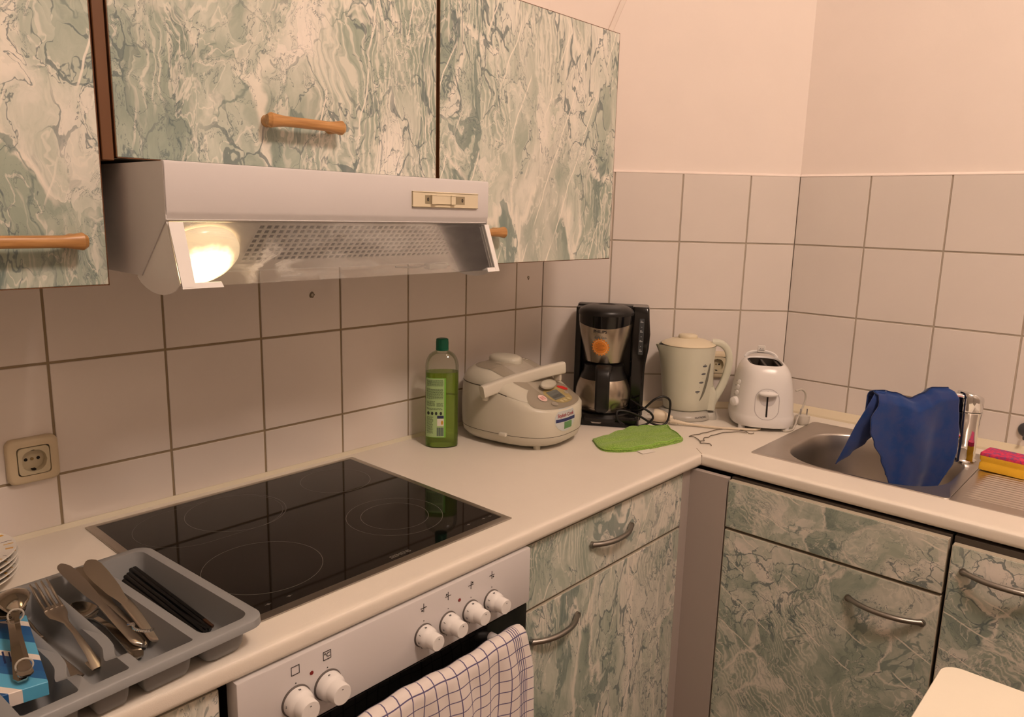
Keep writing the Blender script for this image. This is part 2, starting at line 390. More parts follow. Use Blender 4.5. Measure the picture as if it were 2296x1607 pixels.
# plaster lip on the top of the tiles
def lip(name, a, b, n, s=.0075, z=ZT, mat=M_wall, tri=True):
    mb = MB(); a, b, n = Vector(a), Vector(b), Vector(n); back = -n * .008
    mb.loft([[p + back + V(0, 0, z), p + n * .0006 + V(0, 0, z), p + n * .0006 + V(0, 0, z + s * .3), p + back + V(0, 0, z + s)] for p in (a, b)])
    return struct(mb.build(name, mat, smooth=0))
lip('trim_1', (-2.6, 0, 0), (0, 0, 0), (0, -1, 0)); lip('trim_2', (0, 0, 0), (XC, YC, 0), bn); lip('trim_3', (XC, YC, 0), (XC, YC - 1.6, 0), (-1, 0, 0))
def seal(name, a, b, n, w, h, mat):
    mb = MB(); a, b, n = Vector(a), Vector(b), Vector(n)
    mb.loft([[p + V(0, 0, CT), p + n * w + V(0, 0, CT), p + n * (w - .001) + V(0, 0, CT + h * .25), p + n * .002 + V(0, 0, CT + h), p + V(0, 0, CT + h)] for p in (a, b)])
    return struct(mb.build(name, mat, smooth=0))
seal('trim_4', (-2.6, 0, 0), (-.02, 0, 0), (0, -1, 0), .007, .008, M_seal)
seal('trim_5', (0, 0, 0), (XC, YC, 0), bn, .02, .018, M_cream)
seal('trim_6', (XC, YC, 0), (XC, YC - 1.6, 0), (-1, 0, 0), .02, .024, M_cream)
# dowel marks in the tiles
for nm, x, z, rr_ in (('tile_chip', -.7906, 1.2852, .0075), ('tile_chip', -.0654, 1.2904, .006)):
    mb = MB(); pts = [(x + rr_ * random.uniform(.6, 1.1) * cos(a), z + rr_ * random.uniform(.6, 1.2) * sin(a)) for a in [2 * pi * k / 11 for k in range(11)]]
    mb.prism(pts, -.0006, .0002, 'y'); o = mb.build('tile_chip', pm('chip_dark', (120, 108, 92), .8), wl)
    mb = MB(); mb.sph((x, -.0006, z), (rr_ * .45, .0012, rr_ * .5), 10); mb.build('tile_chip', pm('chip_fill', (186, 178, 165), .8), wl)

# ------------------------------------------------------------------ worktop (L-shaped, mitred, with cut-outs)
YF, XF = -.593, -.078
wt = MB()
def slab(x0, x1, y0, y1, z0=.870, z1=CT): wt.box((x0, y0, z0), (x1, y1, z1))
sx0, sx1, sy0, sy1 = .03, .43, -1.5, -.69      # sink cut-out
e = .014
for x0, x1, y0, y1 in ((-2.3, -1.28, YF + e, 0), (-1.28, -.73, -.038, 0), (-1.28, -.73, YF + e, -.525), (-.73, -.01, YF + e, -.001)): slab(x0, x1, y0, y1)
slab(XF + e, XC - .0005, -2.0, sy0); slab(XF + e, sx0, sy0, sy1); slab(sx1, XC - .0005, sy0, sy1)
wt.prism([(-.01, -.005), (-.01, YF + e), (XF + e, YF + e), (XF + e, sy1), (XC - .0005, sy1), (XC - .0005, YC)], .870, CT)
prof = [(e + .002, CT), (.009, CT - .0002), (.005, CT - .001), (.002, CT - .003), (.0004, CT - .007), (0, CT - .011), (0, CT - .022), (.001, CT - .027), (.004, CT - .030), (e + .002, CT - .0302)]
pathA = [(-2.3, YF, 0), (XF, YF, 0), (XF, -2.0, 0)]
rings = [[(-2.3, YF + d, z) for d, z in prof], [(XF + d, YF + d, z) for d, z in prof], [(XF + d, -2.0, z) for d, z in prof]]
wt.loft(rings, close=False, cap0=False, cap1=False)
tag(wt.build('worktop', M_top, smooth=50), 'white L-shaped kitchen worktop with rounded front edge running round the corner', 'worktop')
jm = MB(); jm.prism([(XF - .0006, YF - .0001), (XF + .0006, YF - .0001), (XF + .034, YF + .033), (XF + .033, YF + .034)], CT, CT + .0002)
wo = bpy.data.objects['worktop']
jm.prism([(XF - .0004, YF - .0003), (XF + .0006, YF - .0003), (XF + .0006, YF + .001), (XF - .0004, YF + .001)], CT - .027, CT - .002)
jm.build('mitre_joint', pm('joint_brown', (120, 100, 78), .8), wo, smooth=0)

# ------------------------------------------------------------------ cabinets
def bow_handle(par, c, d, n, L=.16, w=.0065, arch=.024, mat=None):
    """flat-bowed steel handle; c centre on the door face, d along, n outwards; sags down at one end like the real one"""
    mb = MB(); c, d, n = Vector(c), Vector(d).normalized(), Vector(n)
    pts = []
    for k in range(17):
        t = k / 16 * 2 - 1; pts.append(c + d * (L / 2) * t + n * (.001 + arch * (1 - abs(t) ** 2.4)))
    mb.tube(pts, lambda t: .0058 if .06 < t < .94 else .0072, n=12)
    for t in (-1, 1): mb.cyl(c + d * (L / 2) * t - n * .0, c + d * (L / 2) * t * .985 + n * .006, .0075, n=16)
    return mb.build('handle', M_steelr, par)
def wood_handle(par, c, L=.14):
    mb = MB(); c = Vector(c)
    pts = []; N = 24
    for k in range(N + 1):
        t = k / N * 2 - 1; pts.append(c + V(L / 2 * t, -.026 + .004 * t * t, 0))
    sec = [(.009 * math.copysign(abs(cos(a)) ** .8, cos(a)), .010 * math.copysign(abs(sin(a)) ** .8, sin(a))) for a in [2 * pi * j / 16 for j in range(16)]]
    def rr2(t):
        t = abs(t * 2 - 1); return .80 + .50 * max(0, (t - .55) / .45) ** 1.5 if t < .955 else 1.30 - (t - .955) * 11
    mb.tube(pts, rr2, sec=sec)
    for s in (-1, 1): mb.cyl(c + V(s * (L / 2 - .012), 0, 0), c + V(s * (L / 2 - .012), -.022, 0), .0095, n=18)
    return mb.build('handle', M_wood, par, label='beech wood bar handle')
def board(a, b, mat, nm, par, bev=.0012): return MB().box(a, b, bev, 1).build(nm, mat, par, smooth=30)
M_carc = pm('carcass_board', (205, 198, 185), .6)
# --- wall cabinets; doors at y -.312 .. -.33
def wall_cab(name, label, x0, x1, z0, z1, mat, hx, hz, door_l=None, door_r=None):
    t = thing(name, label, 'wall cabinet', (0, 0, 0))
    mb = MB(); y0, y1 = -.0015, -.308
    mb.box((x0 + .001, y1, z0), (x0 + .018, y0, z1)); mb.box((x1 - .018, y1, z0), (x1 - .001, y0, z1))
    mb.box((x0 + .018, y1, z0), (x1 - .018, y0, z0 + .016)); mb.box((x0 + .018, y1, z1 - .016), (x1 - .018, y0, z1)); mb.box((x0 + .018, -.012, z0 + .016), (x1 - .018, y0, z1 - .016))
    mb.build('body', M_brown if name != 'wall_cabinet' else M_carc, t, smooth=0)
    dx0, dx1 = door_l if door_l is not None else x0 + .0015, door_r if door_r is not None else x1 - .0015
    d = MB().box((dx0 + .0012, -.330, z0 + .0012), (dx1 - .0012, -.3125, z1 - .0012), .0008, 1).build('door', mat, t, smooth=0)
    eb = MB()
    for a, b in (((dx0, -.3295, z0), (dx0 + .0012, -.312, z1)), ((dx1 - .0012, -.3295, z0), (dx1, -.312, z1)), ((dx0, -.3295, z0), (dx1, -.312, z0 + .0012)), ((dx0, -.3295, z1 - .0012), (dx1, -.312, z1))): eb.box(a, b)
    eb.build('edge_band', M_brown, d, smooth=0)
    wood_handle(d, (hx, -.330, hz)); return t
# left: stops 7 mm short of the hood; right: cut at 45 degrees behind to clear the slanted wall
wall_cab('wall_cabinet', 'green marble wall cabinet left of the range hood with long wooden handle', -1.92, -1.326, 1.3615, 1.90, MB_UP1, -1.43, 1.4225)
wall_cab('wall_cabinet', 'short green marble wall cabinet directly above the white range hood', -1.311, -.7235, 1.533, 1.90, MB_UP2, -1.0225, 1.6035, door_l=-1.3065)
wall_cab('wall_cabinet', 'tall green marble wall cabinet right of the range hood beside bare wall', -.7195, -.1355, 1.3655, 1.90, MB_UP3, -.622, 1.4325)
# brown strip between left and middle cabinets
st = MB(); st.box((-1.3255, -.322, 1.529), (-1.3115, -.01, 1.90), .0015, 1); st.box((-1.3240, -.3275, 1.529), (-1.3085, -.322, 1.90), .001, 1)
tag(st.build('filler_strip', M_brown, smooth=30), 'narrow brown wooden strip between the two left wall cabinets', 'trim strip')

# --- base cabinets
def base_body(t, a, b):
    mb = MB(); (x0, y0, z0), (x1, y1, z1) = a, b
    mb.box((x0, y0, z0), (x0 + .016, y1, z1)); mb.box((x1 - .016, y0, z0), (x1, y1, z1)); mb.box((x0 + .016, y1 - .01, z0), (x1 - .016, y1, z1)); mb.box((x0 + .016, y0, z0), (x1 - .016, y1 - .01, z0 + .016))
    mb.build('body', pm('carcass_dark', (70, 62, 54), .7), t, smooth=0)
def front(par, nm, a, b, mat, ax):
    a, b = Vector(a), Vector(b); k = .0009
    d = MB().box(a + V(0 if ax == 'x' else k, 0 if ax == 'y' else 0, k), b - V(0 if ax == 'x' else k, 0, k), .0007, 1).build(nm, mat, par, smooth=0) if ax == 'y' else \
        MB().box(a + V(0, k, k), b - V(0, k, k), .0007, 1).build(nm, mat, par, smooth=0)
    eb = MB(); ins = .0006
    if ax == 'y':
        eb.box((a.x, a.y + ins, a.z), (a.x + k, b.y, b.z)); eb.box((b.x - k, a.y + ins, a.z), (b.x, b.y, b.z)); eb.box((a.x, a.y + ins, b.z - k), (b.x, b.y, b.z)); eb.box((a.x, a.y + ins, a.z), (b.x, b.y, a.z + k))
    else:
        eb.box((a.x + ins, a.y, a.z), (b.x, a.y + k, b.z)); eb.box((a.x + ins, b.y - k, a.z), (b.x, b.y, b.z)); eb.box((a.x + ins, a.y, b.z - k), (b.x, b.y, b.z)); eb.box((a.x + ins, a.y, a.z), (b.x, b.y, a.z + k))
    eb.build('edge_band', pm('edge_cream', (186, 178, 160), .5), d, smooth=0); return d
YD = -.575
t = thing('base_cabinet', 'green marble base cabinet with drawer and door right of the oven', 'base cabinet')
base_body(t, (-.722, -.556, .1), (-.132, -.02, .862))
d = front(t, 'drawer_front', (-.7235, YD, .7235), (-.1325, YD + .018, .857), MB_LO1, 'y'); bow_handle(d, (-.432, YD, .7935), (1, 0, 0), (0, -1, 0), .147)
d = front(t, 'door', (-.7235, YD, .12), (-.1325, YD + .018, .7165), MB_LO2, 'y'); bow_handle(d, (-.620, YD, .6510), (1, 0, 0), (0, -1, 0), .147)
t = thing('base_cabinet', 'green marble base cabinet at the lower left edge beside the oven', 'base cabinet')
base_body(t, (-1.915, -.556, .1), (-1.325, -.02, .862))
d = front(t, 'drawer_front', (-1.915, YD, .7235), (-1.3215, YD + .018, .857), MB_UP1, 'y'); bow_handle(d, (-1.62, YD, .79), (1, 0, 0), (0, -1, 0))
d = front(t, 'door', (-1.915, YD, .12), (-1.3215, YD + .018, .7165), MB_LO1, 'y'); bow_handle(d, (-1.45, YD, .668), (1, 0, 0), (0, -1, 0))
XD = -.095
fp = MB(); fp.box((-.1305, YD + .001, .1), (XD + .001, YD + .017, .862), .0006, 1)
fp.box((XD + .001, -.6725, .1), (XD + .017, YD + .017, .862), .0006, 1)
tag(fp.build('corner_filler', M_grey, smooth=30), 'plain grey-brown corner filler panels between the two rows of base cabinets', 'filler panel')
t = thing('sink_cabinet', 'green marble base cabinet under the sink with blind panel and bow-handled door', 'base cabinet')
base_body(t, (XD + .019, -1.148, .1), (XC - .03, -.675, .862))
front(t, 'blind_panel', (XD, -1.1465, .7415), (XD + .018, -.6765, .8575), MB_LO3, 'x')
d = front(t, 'door', (XD, -1.1465, .12), (XD + .018, -.6765, .7345), MB_LO4, 'x'); bow_handle(d, (XD, -1.0465, .668), (0, 1, 0), (-1, 0, 0), .147)
t = thing('base_cabinet', 'green marble cabinet at the right frame edge, under the draining board', 'base cabinet')
base_body(t, (XD + .019, -1.75, .1), (XC - .03, -1.153, .862))
d = front(t, 'door', (XD, -1.75, .12), (XD + .018, -1.1535, .850), MB_LO5, 'x'); bow_handle(d, (XD, -1.252, .801), (0, 1, 0), (-1, 0, 0), .147)

# ------------------------------------------------------------------ hob
hob = thing('ceramic_hob', 'black glass ceramic hob in a steel frame set into the worktop', 'hob', (-1.0, -.28, CT))
mb = MB(); hx0, hx1, hy0, hy1 = -.2905, .2875, -.2545, .2515      # around (-1.0,-.28)
o_ = [(hx0, hy0), (hx1, hy0), (hx1, hy1), (hx0, hy1)]
def inset(q, d): return [(q[0][0] + d, q[0][1] + d), (q[1][0] - d, q[1][1] + d), (q[2][0] - d, q[2][1] - d), (q[3][0] + d, q[3][1] - d)]
P3 = lambda q, z: [(x, y, z) for x, y in q]
mb.loft([P3(inset(o_, .001), .0002), P3(o_, .0012), P3(o_, .0026), P3(inset(o_, .002), .0034), P3(inset(o_, .0135), .0044), P3(inset(o_, .0148), .0034), P3(inset(o_, .016), -.02)], False, False)
mb.build('frame', M_steel, hob, smooth=20)
MB().box((hx0 + .0145, hy0 + .0145, -.004), (hx1 - .0145, hy1 - .0145, .0036)).build('glass_plate', pm('hob_glass', (10, 9, 9), .04, spec=.4), hob, smooth=0)
M_ring = pm('ring_print', (92, 88, 82), .35)
def ring(cx, cy, r, w=.0009, sy=0., nm='cooking_zone'):
    mb = MB(); N = 72
    def P(rr_, z): 
        o = []
        for k in range(N):
            a = 2 * pi * k / N; x = rr_ * cos(a); y = rr_ * sin(a)
            o.append((cx - hob.location.x + x + (sy if cos(a) > 0 else -sy), cy - hob.location.y + y, z))
        return o
    mb.loft([P(r - w / 2, .00362), P(r + w / 2, .00362), P(r + w / 2, .00372), P(r - w / 2, .00372), P(r - w / 2, .00362)], False, False)
    mb.build(nm, M_ring, hob, smooth=0)
ring(-.834, -.137, .0725); ring(-1.148, -.388, .0935); ring(-.866, -.374, .0905); ring(-.866, -.374, .0635)
ring(-1.068, -.152, .0905); 
ring(-1.118, -.152, .0905, .0006, .043)
mb = MB(); add_text(mb, 'SIEMENS', .0115, Matrix.Translation((.036, -.229, .0037)), .0001, .0003); mb.build('logo', pm('logo_print', (92, 88, 82), .4), hob, smooth=0)
for x in (-.262, -.205, -.17, .205, .245, .262):
    mb = MB(); mb.box((x - .006, -.2225, .00365), (x + .004, -.2215, .0038)); mb.prism(circ(x - .001, -.2222, .0024, 10), .00365, .0039); mb.build('marking', pm('logo_print', (92, 88, 82), .4), hob, smooth=0)
# ------------------------------------------------------------------ oven under the hob
ov = thing('oven', 'white and black built-in oven with six control knobs below the hob', 'oven', (-1.018, -.59, .42))
def L_(p): return Vector(p) - Vector((-1.018, -.59, .42))
def obx(nm, a, b, m, bev=.0015, par=None): return MB().box(L_(a), L_(b), bev, 2).build(nm, m, par or ov, smooth=30)
obx('body', (-1.303, -.566, .12), (-.731, -.045, .866), M_dark, 0)
obx('control_panel', (-1.3075, -.596, .7585), (-.7265, -.567, .8665), M_white, .002)
obx('door', (-1.3065, -.592, .18), (-.7275, -.567, .7545), pm('oven_black_glass', (8, 8, 8), .1), .003)
obx('plinth', (-1.3065, -.585, .10), (-.7275, -.567, .176), M_white)
mb = MB(); hz_ = .728
mb.tube([L_((-1.27, -.592, hz_)), L_((-1.27, -.628, hz_)), L_((-1.262, -.638, hz_)), L_((-.835, -.638, hz_)), L_((-.827, -.628, hz_)), L_((-.827, -.592, hz_))], .0085, 14, 4)
mb.build('door_handle', M_white, ov)
def knob(x, z, digits, r=.0175, rot=0.):
    fm = frame(L_((x, -.596, z)), (1, 0, 0), (0, 0, 1))       # z of frame points to -y
    mb = MB(); mb.lathe([(r * 1.12, 0), (r * 1.12, .0012), (r * 1.05, .0024)], 40, fm, False, True)
    k = mb.build('knob_collar', pm('knob_seam', (90, 84, 80), .5), ov)
    mb = MB(); mb.lathe([(r * 1.03, .0008), (r * 1.03, .0030), (r * .99, .012), (r * .92, .0165), (r * .80, .0185), (r * .775, .0205), (r * .76, .034), (r * .70, .0362), (0, .0366)], 44, fm, False, False)
    kb = mb.build('knob', M_whitep, ov, smooth=50)
    pr_ = MB(); pr_.lathe([(.0006, .0366), (.0012, .0372)], 8, fm @ Matrix.Translation((0, r * .45, 0)), False, True)
    pr_.build('index_mark', M_gink, kb, smooth=0)
    for a, s in digits:
        a = radians(a); f2 = frame(fm @ V(r * .955 * cos(a), r * .955 * sin(a), .0145), fm.to_3x3() @ V(sin(a), -cos(a), 0), fm.to_3x3() @ V(-cos(a) * .35, -sin(a) * .35, -1).normalized() * -1)
        nz = f2.to_3x3() @ V(0, 0, 1); outw = fm.to_3x3() @ V(cos(a), sin(a), .2)
        if nz.dot(outw) < 0: f2 = frame(f2.translation, -(f2.to_3x3() @ V(1, 0, 0)), f2.to_3x3() @ V(0, 1, 0))
        f2 = f2.copy(); f2.translation = f2.translation + outw * .0013 + fm.to_3x3() @ V(0, 0, -.006)
        dm = MB(); add_text(dm, s, .0068, f2, .0004, .0001); dm.build('digit', M_gink, kb, smooth=0)
DG = [(100, '0'), (150, '1'), (190, '2'), (228, '3')]
for x in (-.9885, -.935, -.882, -.8305): knob(x, .8015, DG)
knob(-1.222, .8015, [(88, '0'), (170, 'o')], .0205); knob(-1.1705, .8015, [(100, '*')], .0205)
def pr_panel(nm, fn, m):
    mb = MB(); fn(mb); return mb.build(nm, m, ov, smooth=0)
yp = -.5965
def dot(mb, x, z, r): 
    p = L_((x, yp, z)); mb.lathe([(r, 0), (r * .9, .0006)], 16, frame(p, (1, 0, 0), (0, 0, 1)), False, True)
def bar(mb, x, z, w, h): mb.box(L_((x - w / 2, yp - .0003, z - h / 2)), L_((x + w / 2, yp + .001, z + h / 2)))
for x, (dx, dz) in zip((-.9885, -.935, -.882, -.8305), ((-1, -1), (-1, 1), (1, 1), (1, -1))):
    def f_(mb): bar(mb, x, .849, .0126, .0007); bar(mb, x, .849, .0007, .0145)
    pr_panel('zone_symbol', f_, M_ink)
    pr_panel('zone_dot', lambda mb: dot(mb, x + dx * .0035, .849 + dz * .0038, .0016), M_ink)
    pr_panel('index_dot', lambda mb: dot(mb, x, .8265, .0008), M_ink)
for x in (-1.222, -1.1705):
    pr_panel('index_dot', lambda mb: dot(mb, x, .8285, .0009), M_ink)
    def f_(mb):
        for s in (-1, 1): bar(mb, x + s * .0062, .848, .0006, .013); bar(mb, x, .848 + s * .0062, .013, .0006)
    pr_panel('square_symbol', f_, M_ink)
pr_panel('temperature_lettering', lambda mb: add_text(mb, '°C', .0095, frame(L_((-1.1705, yp, .848)), (1, 0, 0), (0, 0, 1)), .0003), M_ink)
for x in (-.909, -1.1965): mb = MB(); dot(mb, x, .832, .0031); mb.build('indicator_light', M_red, ov)

# ------------------------------------------------------------------ checked tea towel on the oven handle
def towel_mat():
    m = bpy.data.materials.new('checked_cotton'); m.use_nodes = True; g = NG(m); b = m.node_tree.nodes['Principled BSDF']
    uv = g.n('ShaderNodeUVMap'); sp = g.n('ShaderNodeSeparateXYZ'); g.set(sp.inputs[0], uv.outputs[0]); u, v = sp.outputs[0], sp.outputs[1]   # metres
    def lines(c, per, w, ph=0.): 
        f = g.math('ABSOLUTE', g.math('SUBTRACT', g.math('FRACT', g.math('ADD', g.math('DIVIDE', c, per), ph)), .5))
        return g.ss(f, w / per, w / per * .4)
    bu = g.math('GREATER_THAN', u, .048)
    a = g.math('MULTIPLY', lines(u, .0235, .0014, .28), bu)
    st_ = g.math('MULTIPLY', lines(u, .0046, .0013), g.math('MULTIPLY', g.math('GREATER_THAN', u, .016), g.math('LESS_THAN', u, .0365)))
    h = lines(v, .0205, .0012)
    al = g.math('MAXIMUM', g.math('MAXIMUM', a, h), st_)
    col = g.mix(g.math('MULTIPLY', al, .92), lin((222, 214, 210)), lin((52, 46, 104)))
    wv = g.noise(uv.outputs[0], 900, 2).outputs['Fac']; bp = g.n('ShaderNodeBump'); bp.inputs['Strength'].default_value = .3; bp.inputs['Distance'].default_value = .001
    g.set(bp.inputs['Height'], wv); g.set(b.inputs['Normal'], bp.outputs[0])
    g.set(b.inputs['Base Color'], col); b.inputs['Roughness'].default_value = .9; b.inputs['Sheen Weight'].default_value = .3; b.inputs['Specular IOR Level'].default_value = .1
    return m
mb = MB(); TX0, TW, ZB = -.797, .47, .738
def tw(u, v):
    # u across (0 = right end), v along cloth 0 = back hem, 1 = front hem
    s = v * .60; back = .16; R = .0135
    if s < back: y, z = -.6235 + .004 * sin(u * 9), ZB - (back - s)
    elif s < back + pi * R: a = (s - back) / R; y = -.638 + R * cos(a) * 1.15; z = ZB + R * sin(a) * 1.3
    else:
        dd = s - back - pi * R
        y = -.638 - R * 1.15 - .010 * min(1, dd / .15) - .004 * sin(u * 21 + dd * 6) * min(1, dd / .05) - .0025 * sin(u * 55 + 1 + dd * 9) * min(1, dd / .04)
        z = ZB - dd
    z += .003 * sin(u * 13 + .6) * (1 if back - .02 < s < back + pi * R + .03 else .3) + .0012 * sin(u * 47)
    x = TX0 - u * TW + (.004 * sin(z * 30) if u < .5 else 0) + (.006 * max(0, .74 - z) / .1 if u < .1 else 0)
    return (x, y, z)
mb.grid(tw, 110, 90, uv=lambda a, b: (a * TW, b * .60))
o = mb.build('tea_towel', towel_mat(), smooth=0, raw=True)
for p in o.data.polygons: p.use_smooth = True
md = o.modifiers.new('thick', 'SOLIDIFY'); md.thickness = .0032; md.offset = 0
tag(o, 'white tea towel with blue check lines hanging over the oven door handle', 'tea towel')

# ------------------------------------------------------------------ range hood
hd = thing('range_hood', 'white slimline range hood with lit lamp and tilted glass visor', 'range hood', (-1.006, -.0005, 1.376))
def H(x, y, z): return Vector((x + 1.006, y + .0005, z - 1.376))
X0, X1 = -1.300, -.7115
pf = [(-.001, 1.5265), (-.4545, 1.5265), (-.4545, 1.4535), (-.3700, 1.3765), (-.001, 1.3775)]     # y,z side outline
mb = MB()
for x0, x1 in ((X0, X0 + .0015), (X1 - .0015, X1)):
    mb.prism([(y + .0005, z - 1.376) for y, z in pf], x0 + 1.006, x1 + 1.006, 'x')
mb.box(H(X0 + .0015, -.4535, 1.5250), H(X1 - .0015, -.001, 1.5265)); mb.box(H(X0 + .0015, -.37, 1.3765), H(X1 - .0015, -.001, 1.378)); mb.box(H(X0 + .0015, -.003, 1.378), H(X1 - .0015, -.001, 1.525))
mb.build('body', M_white, hd, smooth=20)
mb = MB(); fr = [(-.448, 1.5275), (-.4535, 1.5275), (-.4562, 1.5262), (-.4570, 1.5240), (-.4570, 1.4650), (-.4555, 1.4610), (-.4510, 1.4520), (-.4480, 1.4520)]
mb.prism([(y + .0005, z - 1.376) for y, z in fr], X0 + 1.006 + .0006, X1 + 1.006 - .0006, 'x', .0006, 1)
mb.build('front_panel', M_white, hd, smooth=25)
# slanted underside: frame with perforated grease filter
sd = V(0, .0845, -.077); SL = sd.length; sd.normalize(); so = H(0, -.4545, 1.4535); so.x = 0; sn = V(0, -sd.z * -1, 0)
sn = V(1, 0, 0).cross(sd).normalized(); sn = sn if sn.z < 0 else -sn
def S(x, s, h=0.): return so + V(x + 1.006, 0, 0) + sd * s + sn * h
fmS = frame(S(-1.006, 0), (1, 0, 0), sd)   # local z = x cross sd
zs_ = 1 if (fmS.to_3x3() @ V(0, 0, 1)).dot(sn) > 0 else -1
def sbox(mb, x0, x1, s0, s1, h0, h1, bev=0.): mb.box((x0 + 1.006, s0, min(h0 * zs_, h1 * zs_)), (x1 + 1.006, s1, max(h0 * zs_, h1 * zs_)), bev, 1, fmS)
mb = MB(); sbox(mb, X0 + .002, X1 - .002, .002, SL, -.0055, -.0045); mb.build('filter_backing', pm('filter_dark', (58, 54, 50), .7), hd, smooth=0)
mb = MB(); fx0, fx1 = -1.165, -.745
sbox(mb, X0 + .002, fx0, .001, SL, -.0026, -.0008); sbox(mb, fx1, X1 - .002, .001, SL, -.0026, -.0008)
sbox(mb, fx0, fx1, .001, .010, -.0026, -.0008); sbox(mb, fx0, fx1, .092, SL, -.0026, -.0008)
nc = 36; pc = (fx1 - fx0) / nc; nr = 8; prr = .082 / nr
for i in range(nc + 1): sbox(mb, fx0 + i * pc - pc * .17, fx0 + i * pc + pc * .17, .010, .092, -.0026, -.0008)
for j in range(nr + 1): sbox(mb, fx0, fx1, .010 + j * prr - prr * .13, .010 + j * prr + prr * .13, -.0024, -.0010)
mb.build('grease_filter', pm('grey_painted_mesh', (196, 192, 190), .45), hd, smooth=0)
# lamp cover, glowing
def lamp_mat():
    m = bpy.data.materials.new('lamp_glass_lit'); m.use_nodes = True; g = NG(m); b = m.node_tree.nodes['Principled BSDF']
    tc = g.n('ShaderNodeTexCoord'); ln = g.n('ShaderNodeVectorMath', operation='LENGTH'); g.set(ln.inputs[0], g.vm('MULTIPLY', tc.outputs['Object'], (1, 1, .2))); r = ln.outputs['Value']
    nz = g.noise(tc.outputs['Object'], 60, 4).outputs['Fac']
    r = g.math('ADD', r, g.math('MULTIPLY', g.math('SUBTRACT', nz, .5), .014))
    st_ = g.n('ShaderNodeMapRange', interpolation_type='SMOOTHSTEP'); g.set(st_.inputs[0], r)
    st_.inputs[1].default_value = .018; st_.inputs[2].default_value = .047; st_.inputs[3].default_value = 9.0; st_.inputs[4].default_value = .55
    b.inputs['Base Color'].default_value = (.8, .75, .65, 1); b.inputs['Roughness'].default_value = .2
    b.inputs['Emission Color'].default_value = (*lin((255, 212, 158)), 1); g.set(b.inputs['Emission Strength'], st_.outputs[0])
    return m
lc = S(-1.2380, .066, .006); lm = MB()
lm.lathe([(.0560, -.004), (.0560, .003), (.0535, .009), (.047, .015), (.039, .020), (.027, .0235), (.012, .025), (.0, .0253)], 48)
o = lm.build('lamp_cover', lamp_mat(), hd, smooth=60)
o.matrix_local = Matrix.Translation(lc) @ sn.to_track_quat('Z', 'Y').to_matrix().to_4x4()
# slide switch panel
mb = MB()
def fy(x, z, d=0.): return H(x, -.4570 - d, z)
mb.box(fy(-.8935, 1.5035, .0), fy(-.744, 1.4795, .0035), .0012, 1); cp = mb.build('switch_panel', M_cream, hd, smooth=30)
mb = MB(); mb.box(fy(-.868, 1.4985, .0035), fy(-.776, 1.4845, .0039)); mb.build('slot', pm('slot_shade', (150, 138, 112), .6), cp, smooth=0)
for x in (-.851, -.8065): mb = MB(); mb.box(fy(x - .004, 1.4988, .0036), fy(x + .004, 1.4843, .0075), .001, 1); mb.build('slider', M_cream, cp, smooth=30)
mb = MB(); mb.box(fy(-.846, 1.4983, .0038), fy(-.811, 1.4848, .0058), .0006, 1); mb.build('slot_cover', M_cream, cp, smooth=30)
mb = MB()
for x in (-.862, -.782): add_text(mb, '0', .008, frame(fy(x, 1.4913, .0041), (1, 0, 0), (0, 0, 1)), .0002, .0002)
mb.build('lettering', M_ink, cp, smooth=0)
# visor: glass pane held by two side cheeks
gt, gb_ = (-.4535, 1.4505), (-.4835, 1.3695)
def visor_mat():
    m = bpy.data.materials.new('smeared_glass'); m.use_nodes = True; g = NG(m); nt = m.node_tree; nt.nodes.remove(nt.nodes['Principled BSDF']); out = nt.nodes['Material Output']
    tr = g.n('ShaderNodeBsdfTransparent'); tr.inputs[0].default_value = (.96, .97, .955, 1)
    gl = g.n('ShaderNodeBsdfGlossy'); gl.inputs['Roughness'].default_value = .05
    df = g.n('ShaderNodeBsdfTranslucent'); df.inputs[0].default_value = (.9, .88, .84, 1)
    d2 = g.n('ShaderNodeBsdfDiffuse'); d2.inputs[0].default_value = (.9, .88, .84, 1)
    fr_ = g.n('ShaderNodeFresnel'); fr_.inputs[0].default_value = 1.4
    tc = g.n('ShaderNodeTexCoord'); mp = g.n('ShaderNodeMapping'); g.set(mp.inputs[0], tc.outputs['Object']); mp.inputs['Scale'].default_value = (14, 30, 40); mp.inputs['Rotation'].default_value = (0, .5, 0)
    n1 = g.noise(mp.outputs[0], 1., 6, .65, 1.2).outputs['Fac']; n2 = g.noise(tc.outputs['Object'], 7, 3).outputs['Fac']
    sp = g.n('ShaderNodeSeparateXYZ'); g.set(sp.inputs[0], tc.outputs['Object'])
    near = g.ss(g.math('ADD', sp.outputs[0], g.math('MULTIPLY', n2, .08)), .0, -.20)
    sm = g.math('ADD', .05, g.math('MULTIPLY', g.math('MULTIPLY', g.ss(n1, .45, .66), g.ss(n2, .38, .6)), g.math('ADD', .16, g.math('MULTIPLY', near, .45))))
    a = g.n('ShaderNodeMixShader'); a.inputs[0].default_value = .5; g.set(a.inputs[1], df.outputs[0]); g.set(a.inputs[2], d2.outputs[0])
    s1 = g.n('ShaderNodeMixShader'); g.set(s1.inputs[0], sm); g.set(s1.inputs[1], tr.outputs[0]); g.set(s1.inputs[2], a.outputs[0])
    s2 = g.n('ShaderNodeMixShader'); g.set(s2.inputs[0], fr_.outputs[0]); g.set(s2.inputs[1], s1.outputs[0]); g.set(s2.inputs[2], gl.outputs[0])
    nt.links.new(s2.outputs[0], out.inputs[0]); return m
vd = (V(0, gb_[0], gb_[1]) - V(0, gt[0], gt[1])).normalized(); vn = V(0, vd.z, -vd.y)
mb = MB(); a, b = H(-1.2965, *gt), H(-.7140, *gt); c_, d_ = H(-.7140, *gb_), H(-1.2965, *gb_)
